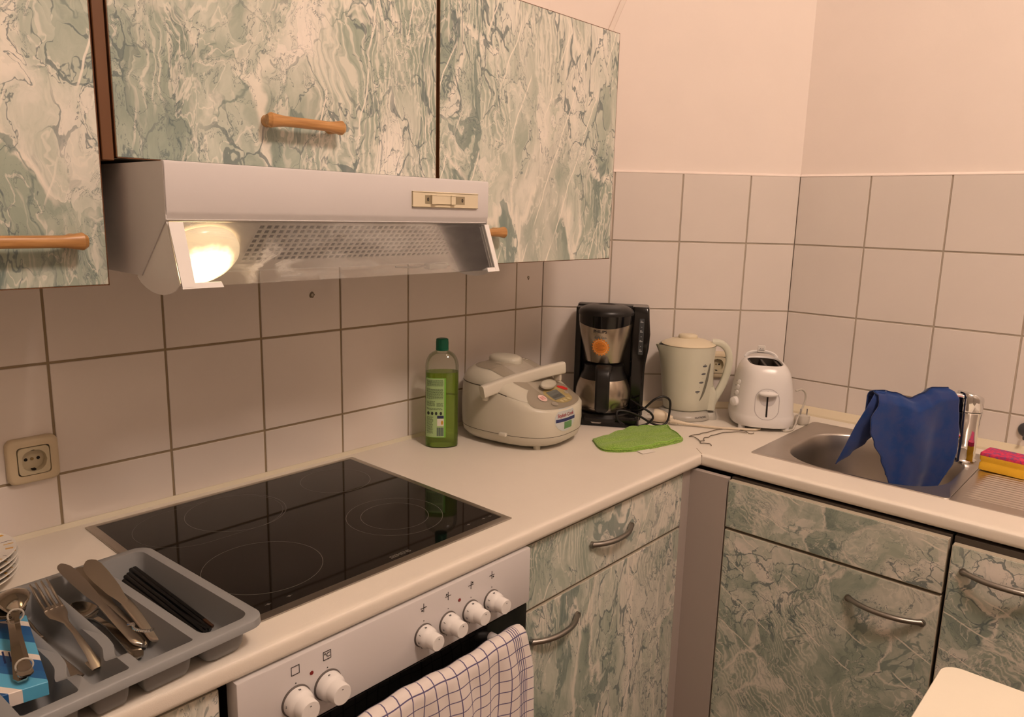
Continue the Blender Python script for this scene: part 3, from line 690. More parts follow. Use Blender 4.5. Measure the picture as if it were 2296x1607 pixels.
mb.loft([[a, b, c_, d_], [p + vn * .003 for p in (a, b, c_, d_)]]); mb.build('visor_glass', visor_mat(), hd, smooth=0)
def cheek(xa, xb, nm):
    # quarter-round plate between the slanted underside and the glass
    pts = [(-.4520, 1.4510), (-.4790, 1.3715), (-.4665, 1.3635), (-.4500, 1.3580), (-.4320, 1.3550), (-.4140, 1.3545), (-.3960, 1.3560), (-.3780, 1.3600), (-.3620, 1.3660), (-.3500, 1.3745), (-.3640, 1.3800)]
    mb = MB(); mb.prism([(y + .0005, z - 1.376) for y, z in pts], xa + 1.006, xb + 1.006, 'x', .0004, 1)
    return mb.build(nm, M_whitep, hd, smooth=30)
cheek(-1.2985, -1.2965, 'visor_cheek'); cheek(-.7140, -.7120, 'visor_cheek')
def clip_(xs, nm, foot):
    mb = MB(); w = .019
    A_, B_ = V(0, *gt), V(0, *gb_)
    p = [H(xs, A_.y, A_.z - .0), H(xs + w * foot, A_.y, A_.z), H(xs + w * foot * .9, B_.y, B_.z), H(xs, B_.y, B_.z)]
    lift = V(0, -.0025, 0)
    mb.loft([[q + lift for q in p], [q + lift - V(0, .0022, 0) for q in p]])
    q = [H(xs, B_.y, B_.z - .002), H(xs + w * foot * 2.9, B_.y, B_.z - .002), H(xs + w * foot * 2.8, B_.y - vd.y * .008, B_.z + .005), H(xs, B_.y - vd.y * .008, B_.z + .005)]
    mb.loft([[r_ + lift for r_ in q], [r_ + lift - V(0, .0026, 0) for r_ in q]])
    return mb.build(nm, M_whitep, hd, smooth=20)
clip_(-1.2985, 'visor_clip', 1); clip_(-.7120, 'visor_clip', -.55)
# loose cable ends behind the glass at the right
mb = MB(); mb.tube([H(-.86, -.372, 1.373), H(-.82, -.376, 1.371), H(-.80, -.376, 1.372), H(-.785, -.374, 1.371)], .0016, 8, 5)
mb.build('lamp_wire', pm('wire_grey', (120, 112, 104), .5), hd)
mb = MB(); mb.box(H(-.79, -.386, 1.3665), H(-.745, -.366, 1.3765), .003, 2); mb.sph(H(-.775, -.376, 1.372), (.012, .008, .006), 10)
mb.build('wire_connector', pm('clear_connector', (190, 186, 176), .15, trans=.5), hd)

# ------------------------------------------------------------------ sockets
def socket(name, label, fm, w=.079, plug=False):
    t = thing(name, label, 'power socket'); t.matrix_world = fm
    h = w / 2; mb = MB()
    R = lambda s, z, r: [(x, y, z) for x, y in rrect(-s, s, -s, s, r)]
    mb.loft([R(h, -.0045, .012), R(h, .003, .012), R(h * .97, .006, .011), R(h * .88, .0085, .010), R(h * .64, .0088, .006), R(h * .63, .004, .006)], False, False)
    mb.build('surround', M_socket, t, smooth=40)
    mb = MB(); c = h * .60
    R = lambda s, z, r: sup(s, s, 7, 64, z=z)
    ro = R(c, .0095, .005)
    ang = [atan2(p[1], p[0]) for p in ro]; rin = [(.0195 * cos(a), .0195 * sin(a)) for a in ang]
    P = lambda z, q=1.: [(x * q, y * q, z) for x, y in rin]
    mb.loft([R(c * 1.01, .004, .005), R(c * 1.01, .009, .005), R(c, .0098, .005), P(.0098), P(-.004, .95), P(-.004, .02)], False, True)
    ins = mb.build('socket_insert', pm('socket_face', (196, 186, 158), .4), t, smooth=40)
    mb = MB()
    for x in (-.0095, .0095): mb.cyl((x, 0, -.0042), (x, 0, -.0034), .0028, n=14)
    mb.box((-.0032, -.0192, -.004), (.0032, -.0165, .004)); mb.box((-.0032, .0165, -.004), (.0032, .0192, .004))
    mb.build('contact_hole', M_dark, ins, smooth=0)
    mb = MB(); mb.cyl((0, 0, -.0042), (0, 0, -.0028), .0026, n=14); mb.build('screw', pm('screw_brass', (150, 130, 90), .4, .8), ins)
    return t
# recess needs room in front of the tiles
socket('power_socket', 'square yellowed wall socket on the tiles at the left edge', frame((-1.3548, -.0045, 1.0388), (1, 0, 0), (0, 0, 1)))
sB = .537
socket('power_socket', 'cream wall socket half hidden behind the kettle handle and toaster', frame(bd * sB + bn * .0045 + V(0, 0, 1.035), V(0, 0, 1).cross(bn), V(0, 0, 1)), .081)

# ------------------------------------------------------------------ sink
M_sink = pm('sink_steel', (196, 190, 182), .36, 1., bump=.25, bscale=120, var=.12)
sk = thing('kitchen_sink', 'stainless steel inset sink with round-cornered bowl and ribbed draining board', 'sink', (.23, -1.1, CT))
def K(x, y, z=0.): return (x - .23, y + 1.1, z)
ox0, ox1, oy0, oy1 = .0215, .4385, -1.56, -.6705
bx0, bx1, by0, by1, br = .028, .394, -1.092, -.722, .125
N4 = 10
def ringr(x0, x1, y0, y1, r, z): return [K(x, y, z) for x, y in rrect(x0, x1, y0, y1, r, N4)]
ym = -1.115      # split: bowl half / draining half
mb = MB()
# bowl-side plate: annulus between rectangle and bowl opening
outer = ringr(ox0 + .003, ox1 - .003, ym, oy1 - .003, .012, .0022)
inner = ringr(bx0 + .003, bx1, by0, by1, br, .0022)
mb.loft([ringr(ox0, ox1, ym, oy1, .012, .0002), ringr(ox0 + .0015, ox1 - .0015, ym, oy1 - .0015, .012, .0018), outer, ringr(ox0 + .006, ox1 - .006, ym, oy1 - .006, .012, .0012),
         inner, ringr(bx0 + .006, bx1 - .003, by0 + .003, by1 - .003, br, .0008), ringr(bx0 + .009, bx1 - .006, by0 + .006, by1 - .006, br - .003, -.004),
         ringr(bx0 + .012, bx1 - .009, by0 + .009, by1 - .009, br - .005, -.05), ringr(bx0 + .018, bx1 - .015, by0 + .015, by1 - .015, br - .01, -.125),
         ringr(bx0 + .028, bx1 - .025, by0 + .025, by1 - .025, br - .02, -.142), ringr(bx0 + .045, bx1 - .042, by0 + .042, by1 - .042, br - .035, -.150),
         ringr(.20, .22, -.92, -.90, .009, -.153)], False, True)
mb.build('bowl', M_sink, sk, smooth=50)
mb = MB(); mb.lathe([(.0, .002), (.016, .003), (.030, .0045), (.040, .003), (.043, .0)], 32, Matrix.Translation(K(.21, -.91, -.151))); mb.build('drain_strainer', M_bright, sk)
# draining board with ribs running across
mb = MB(); nr_ = 25; x_in0, x_in1 = .062, .398
def db(u, v):
    y = ym + (oy0 - ym) * v; x = ox0 + (ox1 - ox0) * u; z = .0012
    if u in (0, 1) : z = .0002
    if v == 1: z = .0002
    inx = min(max((x - x_in0) / .008, 0), 1) * min(max((x_in1 - x) / .008, 0), 1); iny = min(max((ym - .018 - y) / .012, 0), 1)
    if inx * iny > 0:
        ph = ((x - x_in0) % .0165) / .0165
        z = .0012 - .0016 * inx * iny + inx * iny * .0026 * max(0, cos(2 * pi * (ph - .5))) ** 1.2
    return K(x, y, z)
mb.grid(db, 330, 50); mb.build('draining_board', pm('drain_steel', (200, 194, 186), .30, 1., bump=.1, bscale=120), sk, smooth=180, raw=True)
# ------------------------------------------------------------------ mixer tap
fa = thing('mixer_tap', 'chrome single-lever mixer tap at the back corner of the sink', 'tap', (.354, -1.069, CT + .0012), radians(139))
# local +x = spout direction towards bowl
mb = MB(); mb.lathe([(.031, 0), (.031, .004), (.0290, .006), (.0270, .010), (.0265, .05), (.0272, .105), (.0288, .122), (.0296, .1225), (.0296, .125)], 40, None, True, True)
mb.build('body', M_chrome, fa, smooth=40)
mb = MB()
mb.loft([[(x * q, y * q, z + (x * q * .28 if dz else 0)) for x, y in circ(0, 0, 1, 40)] for q, z, dz in ((.0292, .1265, 0), (.0300, .140, 0), (.0300, .158, 1), (.0290, .1655, 1), (.024, .1685, 1), (.008, .1700, 1))], True, True)
mb.build('lever_cap', M_chrome, fa, smooth=60)
sec = [(.010 * cos(a), .0045 * sin(a)) for a in [2 * pi * k / 16 for k in range(16)]]
mb = MB(); mb.tube([(.004, 0, .160), (.03, 0, .164), (.06, 0, .168), (.085, 0, .171)], lambda t: 1.5 - .5 * t, sec=sec, smooth=5); mb.build('lever', M_chrome, fa)
mb = MB(); mb.tube([(.012, 0, .058), (.045, 0, .078), (.09, 0, .098), (.135, 0, .110), (.175, 0, .112), (.205, 0, .108)], lambda t: .0135 - .002 * t, 20, 6)
mb.cyl((.200, 0, .106), (.203, 0, .082), .0125, n=20); mb.build('spout', M_chrome, fa, smooth=50)
# ------------------------------------------------------------------ blue cloth over the spout
dS, nS = V(.79436, -.60745, 0), V(-.60745, -.79436, 0); B0 = V(.16, -.905, 0)
def lerp(t, P):
    for i in range(len(P) - 1):
        if t <= P[i + 1][0]:
            a, b = P[i], P[i + 1]; f = (t - a[0]) / (b[0] - a[0]); f = f * f * (3 - 2 * f) if len(P) > 5 else f
            return a[1] + (b[1] - a[1]) * f
    return P[-1][1]
def cl(u, v):
    # front fall; u left->right, v top->bottom
    zt = lerp(u, [(0, 1.079), (.12, 1.079), (.28, 1.073), (.5, 1.0585), (.66, 1.070), (.78, 1.084), (1, 1.083)])
    zb = lerp(u, [(0, .880), (.10, .852), (.3, .832), (.6, .822), (.85, .830), (1, .872)])
    z = zt + (zb - zt) * v
    lft = lerp(v, [(0, -.002), (.12, -.012), (.3, -.030), (.45, -.028), (.6, -.014), (.8, .010), (1, .026)])
    rgt = lerp(v, [(0, .200), (.15, .205), (.35, .211), (.5, .216), (.7, .217), (.85, .212), (1, .198)])
    s = lft + (rgt - lft) * u
    d = .034 * min(1, v / .10) ** .5 + .010 * sin(u * 5.0 + .6) * v + .004 * sin(u * 11 + v * 3 + 1) * min(1, v * 2.5) + .0012 * sin(u * 27 + v * 7) * v
    d += .012 * math.exp(-((u - .42 - v * .3) / .16) ** 2) * min(1, v * 4) * (1 - v)
    if v < .02: d = 0
    P = B0 + dS * s + nS * d; return (P.x, P.y, z)
mb = MB(); mb.grid(cl, 70, 60)
def cl2(u, v):
    # back fall behind the spout
    P = Vector(cl(u, 0)); z = P.z - v * (.10 + .03 * sin(u * 3)); d = -.022 * min(1, v / .15) ** .5 - .006 * sin(u * 9) * v
    P = P + nS * d; return (P.x, P.y, z)
mb.grid(cl2, 70, 16)
def cl3(u, v):
    # pointed corner hanging at the left behind the front fall
    z = 1.078 + (.893 - 1.078) * v
    l = lerp(v, [(0, .004), (.18, -.022), (.45, -.042), (.75, -.058), (1, -.0725)]); r_ = lerp(v, [(0, .03), (.3, .035), (.55, .030), (.7, .000), (.85, -.035), (1, -.071)])
    s = l + (r_ - l) * u; d = -.012 - .030 * v * .5 + .014 * sin(u * pi) * (1 - v) + .018 * (1 - v) * (1 - u) * min(1, v * 5)
    P = B0 + dS * s + nS * (d + .012); return (P.x, P.y, z - .02 * (u) * v * 0)
mb.grid(cl3, 24, 40)
bmesh.ops.remove_doubles(mb.bm, verts=mb.bm.verts[:], dist=.0003)
def cloth_mat(nm, rgb, rgb2, sc, bs, bstr=.4):
    m = bpy.data.materials.new(nm); m.use_nodes = True; g = NG(m); b = m.node_tree.nodes['Principled BSDF']
    tc = g.n('ShaderNodeTexCoord'); f = g.noise(tc.outputs['Object'], sc, 5, .6).outputs['Fac']
    g.set(b.inputs['Base Color'], g.mix(g.ss(f, .35, .65), lin(rgb), lin(rgb2)))
    bp = g.n('ShaderNodeBump'); bp.inputs['Strength'].default_value = bstr; bp.inputs['Distance'].default_value = .001
    g.set(bp.inputs['Height'], g.noise(tc.outputs['Object'], bs, 3).outputs['Fac']); g.set(b.inputs['Normal'], bp.outputs[0])
    b.inputs['Roughness'].default_value = .95; b.inputs['Specular IOR Level'].default_value = .1; b.inputs['Sheen Weight'].default_value = .25; return m
o = mb.build('cleaning_cloth', cloth_mat('blue_microfibre', (30, 62, 122), (50, 66, 118), 30, 700), smooth=0, raw=True)
for p in o.data.polygons: p.use_smooth = True
md = o.modifiers.new('thick', 'SOLIDIFY'); md.thickness = .003; md.offset = 0
tag(o, 'dark blue cleaning cloth draped over the tap spout above the sink bowl', 'cloth')
# ------------------------------------------------------------------ sponge
sp_ = thing('sponge', 'yellow scouring sponge with pink patterned top lying on the draining board', 'sponge', (.322, -1.166, CT + .0035), radians(83))
mb = MB(); R = lambda q, z: [(x * q, y * q, z) for x, y in rrect(-.0475, .0475, -.033, .033, .004)]
mb.loft([R(.985, 0), R(1, .002), R(1, .015), R(.95, .019), R(.95, .021), R(1, .025), R(1, .034)], True, True)
mb.build('foam', pm('yellow_foam', (240, 186, 50), .95, bump=.8, bscale=900), sp_, smooth=40)
def scour():
    m = bpy.data.materials.new('pink_scour'); m.use_nodes = True; g = NG(m); b = m.node_tree.nodes['Principled BSDF']; tc = g.n('ShaderNodeTexCoord')
    f = g.noise(tc.outputs['Object'], 75, 3, .6, 1.5).outputs['Fac']
    g.set(b.inputs['Base Color'], g.ramp(f, [(.38, (120, 84, 130)), (.46, (170, 60, 110)), (.54, (214, 48, 92)), (.7, (226, 70, 100))])); b.inputs['Roughness'].default_value = .9; return m
mb = MB(); mb.loft([R(1.0, .034), R(1.005, .0355), R(1.0, .040), R(.98, .0415)], True, True); mb.build('scouring_pad', scour(), sp_, smooth=40)
# small dark hook stuck to tiles by the frame edge
hk = thing('wall_hook', 'dark grey round wall hook on the tiles at the right frame edge', 'hook', (XC - .0005, -1.172, .967))
mb = MB(); mb.lathe([(.019, 0), (.019, .003), (.017, .008), (.012, .012), (0, .013)], 32, frame((0, 0, 0), (0, 1, 0), (0, 0, 1)) if (V(0, 1, 0).cross(V(0, 0, 1))).x < 0 else frame((0, 0, 0), (0, -1, 0), (0, 0, 1)), True, False)
mb.build('cup', pm('hook_grey', (70, 72, 76), .3), hk)
mb = MB(); mb.tube([(-.010, 0, 0), (-.018, 0, -.004), (-.022, 0, -.016), (-.030, 0, -.018), (-.034, 0, -.010)], .003, 10, 4); mb.build('hook_arm', pm('hook_grey', (70, 72, 76), .3), hk)

# ------------------------------------------------------------------ table in the foreground
tb = thing('table', 'white table top with rounded corner in the bottom right foreground', 'table', (-.797, -1.655, 0))
mb = MB(); q = rrect(-.42, .42, -.44, .44, .028, 8)
mb.loft([[(x * .998, y * .998, .722) for x, y in q], [(x, y, .724) for x, y in q], [(x, y, .748) for x, y in q], [(x * .997, y * .997, .75) for x, y in q]], True, True)
mb.bm.transform(Matrix.Translation((-.0, 0, 0))); top_ = mb.build('tabletop', pm('table_white', (238, 232, 214), .35), tb, smooth=40)
for sx in (-1, 1):
    for sy in (-1, 1): mb = MB(); mb.cyl((sx * .37, sy * .39, 0), (sx * .37, sy * .39, .722), .018, n=20); mb.build('leg', M_steelr, tb)

# ------------------------------------------------------------------ cutlery tray
ty = thing('cutlery_tray', 'grey plastic cutlery tray overhanging the worktop edge left of the hob', 'cutlery tray', (-1.280, -.437, CT + .0005), radians(3.9))
RZ = .048      # rim height; local x from -.30 (left) to 0 (right), y from -.158 (front) to .158 (back)
def dens(poly, st=.007):
    o = []
    for i in range(len(poly)):
        a, b = V(*poly[i], 0), V(*poly[(i + 1) % len(poly)], 0); n = max(1, int((b - a).length / st))
        for k in range(n): p = a.lerp(b, k / n); o.append((p.x, p.y))
    return o
def chaik(poly, it=2):
    for _ in range(it):
        q = []
        for i in range(len(poly)):
            a, b = poly[i], poly[(i + 1) % len(poly)]
            q += [(a[0] * .75 + b[0] * .25, a[1] * .75 + b[1] * .25), (a[0] * .25 + b[0] * .75, a[1] * .25 + b[1] * .75)]
        poly = q
    return poly
def jog(y):      # zigzag of the divider walls
    return lerp((.15 - y) / .30, [(0, 0), (.30, .0), (.42, .010), (.62, .010), (.78, -.004), (1, -.004)])
cells = []
cells.append(rrect(-.074, -.008, -.148, .146, .016, 6))
def cell(xl, xr, jl, jr):
    P = []
    for k in range(13): y = .146 - .294 * k / 12; P.append((xl + (jog(y) if jl else 0), y))
    for k in range(13): y = -.148 + .294 * k / 12; P.append((xr + (jog(y) if jr else 0), y))
    P = dens(P, .01); 
    # round the four corners
    out = []
    for x, y in P:
        dx = min(x - (xl + (jog(y) if jl else 0)), (xr + (jog(y) if jr else 0)) - x); dy = min(y + .148, .146 - y)
        out.append((x, y))
    return chaik(out, 1)
cells.append(cell(-.147, -.086, True, False)); cells.append(cell(-.202, -.159, True, True)); cells.append(cell(-.276, -.214, False, True))
def dip(x, y):
    d = 0
    for c in (-.153, -.208):
        w = abs(x - (c + jog(y)));
        if w < .012: d = max(d, .020 * max(0, min(1, (.100 - y) / .03)) * max(0, min(1, (y + .115) / .035)) + .012 * (y > .085) * 0)
    return d
mb = MB(); t = bmesh.new(); 
outer = dens(rrect(-.288, 0.004, -.160, .158, .022, 6), .012)
def loopv(poly): 
    vs = [t.verts.new((x, y, RZ - dip(x, y))) for x, y in poly]
    for i in range(len(vs)): t.edges.new((vs[i], vs[(i + 1) % len(vs)]))
    return vs
lo = loopv(outer); lh = [loopv(c) for c in cells]
bmesh.ops.triangle_fill(t, use_beauty=True, use_dissolve=False, edges=t.edges[:])
# skirt
prev = lo
for off, z in ((.002, RZ - .0015), (.0025, RZ - .011)):
    nv = []
    for v in lo:
        c = V(-.142, -.001, 0); dx = v.co - c; nv.append(t.verts.new((v.co.x + math.copysign(off, dx.x), v.co.y + math.copysign(off, dx.y), z)))
    for i in range(len(prev)): t.faces.new((prev[i], prev[(i + 1) % len(prev)], nv[(i + 1) % len(prev)], nv[i]))
    prev = nv
for vs, c in zip(lh, cells):
    xs = [p[0] for p in c]; ys = [p[1] for p in c]; cx, cy = (min(xs) + max(xs)) / 2, (min(ys) + max(ys)) / 2; hx_, hy_ = (max(xs) - min(xs)) / 2, (max(ys) - min(ys)) / 2
    prev = vs
    for ins, z in ((.0012, .040), (.005, .012), (.008, .0045), (.015, .0010), (.024, .0010)):
        if z > .03: zz = lambda v: min(z, v.co.z - .004)
        else: zz = lambda v: z
        nv = [t.verts.new((cx + (v.co.x - cx) * (1 - ins / hx_), cy + (v.co.y - cy) * (1 - ins / hy_), zz(v))) for v in vs]
        for i in range(len(prev)): t.faces.new((prev[i], nv[i], nv[(i + 1) % len(prev)], prev[(i + 1) % len(prev)]))
        prev = nv
    try: t.faces.new(prev)
    except ValueError: pass
bmesh.ops.recalc_face_normals(t, faces=t.faces[:]); mb._add(t)
o = mb.build('tray_shell', M_tray, ty, smooth=0, raw=True)
for p in o.data.polygons: p.use_smooth = True
md = o.modifiers.new('thick', 'SOLIDIFY'); md.thickness = .0016; md.offset = 0
md = o.modifiers.new('e', 'EDGE_SPLIT'); md.split_angle = radians(50)

def lay(nm, label, cat, a, b, group=None, roll=0.):
    """thing lying from point a to point b: local +x runs a->b, z up"""
    a, b = Vector(a), Vector(b); x = (b - a).normalized(); y = V(0, 0, 1).cross(x).normalized(); z = x.cross(y)
    t = thing(nm, label, cat, group=group); m = Matrix((x, y, z)).transposed().to_4x4() @ Matrix.Rotation(roll, 4, 'X'); m.translation = a; t.matrix_world = m
    return t, (b - a).length
M_cut = pm('cutlery_steel', (196, 188, 178), .3, 1.)
def outl(prof):      # prof: (x, halfwidth)
    return [(x, w) for x, w in prof] + [(x, -w) for x, w in prof[::-1]]
def knife(label, a, b, roll=0.):
    t, L = lay('table_knife', label, 'knife', a, b, 'table knives in the tray', roll)
    h = L * .46
    mb = MB(); rg = []
    for k in range(15):
        f = k / 14; x = h * f; w = .0105 * (1 - .42 * f) * (sqrt(max(.02, 1 - (1 - min(1, f * 7)) ** 2))); th = .0032 * (1 - .1 * f)
        rg.append([(x, w * cos(p), th * math.copysign(abs(sin(p)) ** .8, sin(p))) for p in [2 * pi * j / 14 for j in range(14)]])
    mb.loft(rg, True, True); mb.build('knife_handle', M_cut, t, smooth=50)
    mb = MB(); pr = [(h - .004, .0045), (h + .01, .0055), (h + .03, .0090), (h + .06, .0112), (L - .02, .0115), (L - .009, .0098), (L - .003, .0060), (L, .002)]
    rg = [[(x, w, 0), (x, w * .3, .0011), (x, -w, .0009), (x, -w, -.0009), (x, w * .3, -.0011)] for x, w in pr]
    mb.loft(rg, True, True); mb.build('blade', M_cut, t, smooth=30); return t
knife('steel table knife leaning with its broad blade over the tray back rim, leftmost of three', (-1.383, -.500, .915), (-1.4150, -.3150, .974), .25)
knife('steel table knife between two other knives in the second compartment, mostly hidden', (-1.377, -.497, .910), (-1.3960, -.3200, .963), -.2)
knife('steel table knife leaning towards the chopstick compartment, rightmost of three', (-1.363, -.510, .918), (-1.3880, -.3350, .976), -.45)
def fork(label, a, b, grp='forks in the tray'):
    t, L = lay('fork', label, 'fork', a, b, grp)
    mb = MB(); nt_ = 4; w = .0118
    for k in range(4):
        y = (k - 1.5) * .0068
        mb.tube([(0, y, .006), (.015, y, .0035), (.032, y, .000), (.050, y * .96, -.001)], lambda f: .0012 + .0008 * min(1, f * 3), 8, 4)
    rg = []
    for f, hw, z, th in ((.044, .0118, -.001, .0012), (.054, .0122, -.0015, .0013), (.064, .0110, -.001, .0014), (.074, .0065, .001, .0018), (.085, .0036, .0035, .002), (.11, .0034, .0065, .0018), (.15, .0050, .006, .0016), (.175, .0075, .003, .0016), (L - .008, .0085, .000, .0015), (L - .001, .005, -.001, .0013)):
        rg.append([(f, hw * cos(p), z + th * sin(p)) for p in [2 * pi * j / 12 for j in range(12)]])
    mb.loft(rg, True, True); mb.build('head_and_handle', M_cut, t, smooth=60); return t
fork('steel fork lying tines up on the divider, its four prongs raised at the back', (-1.4520, -.3440, .966), (-1.4400, -.500, .914))
fork('steel fork lying low inside the third compartment under the raised fork', (-1.478, -.335, .915), (-1.462, -.51, .908))
def spoon(label, a, b, roll=0., grp='spoons in the tray', bands=False, s=1.):
    t, L = lay('spoon', label, 'spoon', a, b, grp, roll)
    mb = MB(); rg = []
    for x, w, z, d in ((0, .003, .002, 0), (.004, .0105, .001, .002), (.012, .0165, .0, .005), (.025, .0195, -.001, .0075), (.038, .0170, .0, .0065), (.048, .0110, .002, .003), (.056, .0050, .004, .0), (.066, .0035, .006, 0), (.10, .0036, .009, 0), (L - .03, .0062, .004, 0), (L - .006, .0078, .0, 0), (L, .004, -.001, 0)):
        n = 13; up_ = [(x * 1, w * s * (2 * j / (n - 1) - 1), z - d * (1 - (2 * j / (n - 1) - 1) ** 2) + .0011) for j in range(n)]
        dn = [(p[0], p[1], p[2] - .0022) for p in up_[::-1]]; rg.append(up_ + dn)
    mb.loft(rg, True, True); mb.build('bowl_and_handle', pm('spoon_steel', (180, 172, 160), .12, 1.), t, smooth=60)
    if bands:
        for x in (.066, L - .026):
            mb = MB(); mb.tube([(x + .002 * sin(a), .0085 * cos(a), .002 + .0075 * sin(a)) for a in [2 * pi * k / 20 for k in range(21)]], .0011, 8); mb.build('rubber_band', pm('rubber_band_grey', (170, 165, 155), .6), t)
    return t
spoon('bundled steel teaspoon held by two rubber bands, lying on the blue card box', (-1.4830, -.3450, .9735), (-1.5230, -.5450, .9575), pi, 'bundled teaspoons', True)
spoon('second teaspoon of the rubber-banded bundle, beneath the top one', (-1.4900, -.3500, .9615), (-1.5250, -.5350, .9500), 0.1, 'bundled teaspoons')
spoon('steel spoon lying inside the second compartment below the knives', (-1.409, -.335, .918), (-1.392, -.515, .910))
# blue and white card box under the spoons
bxm = thing('card_box', 'blue and white printed card box standing in the left tray compartment', 'card box', (-1.5125, -.4596, .9285), radians(-9))
def card_mat():
    m = bpy.data.materials.new('blue_white_card'); m.use_nodes = True; g = NG(m); b = m.node_tree.nodes['Principled BSDF']; tc = g.n('ShaderNodeTexCoord'); sp = g.n('ShaderNodeSeparateXYZ'); g.set(sp.inputs[0], tc.outputs['Object'])
    u = g.math('ADD', sp.outputs[1], g.math('MULTIPLY', sp.outputs[0], 1.1)); f = g.math('FRACT', g.math('DIVIDE', g.math('ADD', u, .5), .092))
    r = g.n('ShaderNodeValToRGB'); r.color_ramp.interpolation = 'CONSTANT'; g.set(r.inputs[0], f); cr = r.color_ramp
    while len(cr.elements) < 4: cr.elements.new(.5)
    for e_, (p, c) in zip(cr.elements, ((0, (30, 84, 140)), (.30, (224, 214, 204)), (.45, (86, 168, 206)), (.80, (34, 96, 150)))): e_.position = p; e_.color = (*lin(c), 1)
    g.set(b.inputs['Base Color'], r.outputs[0]); b.inputs['Roughness'].default_value = .4; return m
mb = MB(); mb.box((-.0225, -.088, 0), (.0225, .090, .0165), .0006, 1); mb.build('box', card_mat(), bxm, smooth=0)
mb = MB(); add_text(mb, 'OMO', .016, Matrix.Translation((-.006, .01, .0462)) @ Matrix.Rotation(radians(-80), 4, 'Z'), .0001, .0004) if False else mb.box((-.012, -.02, .0165), (-.010, .01, .0168)); 
for k in range(4): mb.box((-.006 + k * .004, -.02 + .003 * (k % 2), .0165), (-.0045 + k * .004, .004, .0168))
mb.build('printing', pm('print_navy', (24, 40, 84), .5), bxm, smooth=0)
# chopsticks
SL_ = ((-1.3385, -.3290, .926, -1.3210, -.510, .9065), (-1.3340, -.3235, .929, -1.3140, -.512, .9065), (-1.3270, -.3160, .928, -1.3075, -.514, .9065),
       (-1.3290, -.3270, .9215, -1.3020, -.510, .9065), (-1.3200, -.3080, .930, -1.2985, -.512, .9065), (-1.3140, -.3050, .929, -1.2925, -.508, .9065))
CL = ('black chopstick nearest the knives, foremost tip', 'black chopstick beside the one nearest the knives', 'black chopstick in the middle of the bundle', 'black chopstick lying beneath the middle ones', 'black chopstick with its end standing high near the tray wall', 'black chopstick nearest the hob side wall, light brown tip')
for q, lb in zip(SL_, CL):
    t, L = lay('chopstick', lb, 'chopstick', q[:3], q[3:], 'chopsticks in the right tray compartment')
    mb = MB(); sec = [(math.copysign(abs(cos(a)) ** .6, cos(a)) * .0031, math.copysign(abs(sin(a)) ** .6, sin(a)) * .0031) for a in [2 * pi * (k + .5) / 12 for k in range(12)]]
    mb.tube([(0, 0, 0), (L * .5, 0, 0), (L * .9, 0, 0)], lambda f: 1.05 - .2 * f, sec=sec); mb.build('shaft', pm('black_lacquer', (16, 15, 15), .3), t, smooth=40)
    mb = MB(); mb.tube([(L * .9, 0, 0), (L, 0, 0)], lambda f: .85 - .15 * f, sec=sec); mb.build('tip', pm('black_lacquer', (16, 15, 15), .3) if lb != CL[-1] else pm('brown_tip', (62, 40, 26), .4), t, smooth=40)
# small ball chain in the knife compartment
mb = MB(); P = [V(-1.3900, -.4780, .938), V(-1.3865, -.4850, .940), V(-1.3890, -.4930, .938), V(-1.3835, -.5000, .936), V(-1.3760, -.5040, .934), V(-1.3690, -.5010, .932)]
for p in catmull(P, 4): mb.sph(p, .0021, 8)
tag(mb.build('ball_chain', M_chrome), 'small shiny metal ball chain beside the knife ends in the tray', 'chain')

# ------------------------------------------------------------------ stacked plates at the left edge
def plate_mat():
    m = bpy.data.materials.new('striped_porcelain'); m.use_nodes = True; g = NG(m); b = m.node_tree.nodes['Principled BSDF']; tc = g.n('ShaderNodeTexCoord'); sp = g.n('ShaderNodeSeparateXYZ'); g.set(sp.inputs[0], tc.outputs['Object'])
    an = g.math('ARCTAN2', sp.outputs[1], sp.outputs[0]); r = g.math('SQRT', g.math('ADD', g.math('POWER', sp.outputs[0], 2), g.math('POWER', sp.outputs[1], 2)))
    f = g.math('FRACT', g.math('ADD', g.math('MULTIPLY', an, 9 / (2 * pi)), g.math('MULTIPLY', r, 22)))
    rp = g.n('ShaderNodeValToRGB'); rp.color_ramp.interpolation = 'CONSTANT'; g.set(rp.inputs[0], f); cr = rp.color_ramp
    W_ = (226, 222, 212)
    st_ = ((0, W_), (.18, (205, 150, 40)), (.28, W_), (.52, (212, 170, 90)), (.58, W_), (.74, (60, 60, 74)), (.77, W_))
    while len(cr.elements) < len(st_): cr.elements.new(.5)
    for e_, (p, c) in zip(cr.elements, st_): e_.position = p; e_.color = (*lin(c), 1)
    msk = g.math('MULTIPLY', g.math('MULTIPLY', g.ss(r, .060, .064), g.math('LESS_THAN', r, .0885)), g.math('GREATER_THAN', sp.outputs[2], .0145))
    g.set(b.inputs['Base Color'], g.mix(msk, lin(W_), rp.outputs[0])); b.inputs['Roughness'].default_value = .15; return m
pmx = plate_mat(); nlab = ('bottom', 'second from bottom', 'middle', 'second from top', 'topmost')
mb = MB(); mb.lathe([(0, .002), (.045, .002), (.046, 0), (.050, 0), (.052, .002), (.072, .008), (.090, .018), (.0925, .0195), (.0920, .021), (.089, .0205), (.070, .0105), (.050, .005), (0, .005)], 72)
p0 = mb.build('plate', pmx, smooth=60)
for k in range(5):
    o = p0 if k == 0 else p0.copy()
    if k: COL.objects.link(o)
    o.location = (-1.516 + (.002 if k % 2 else 0), -.128 - .001 * k, CT + .0003 + k * .0088); o.rotation_euler = (0, 0, 1.9 + k * 1.3)
    tag(o, 'white plate with yellow striped rim, %s in the stack behind the tray' % nlab[k], 'plate', 'plates stacked at the left edge')

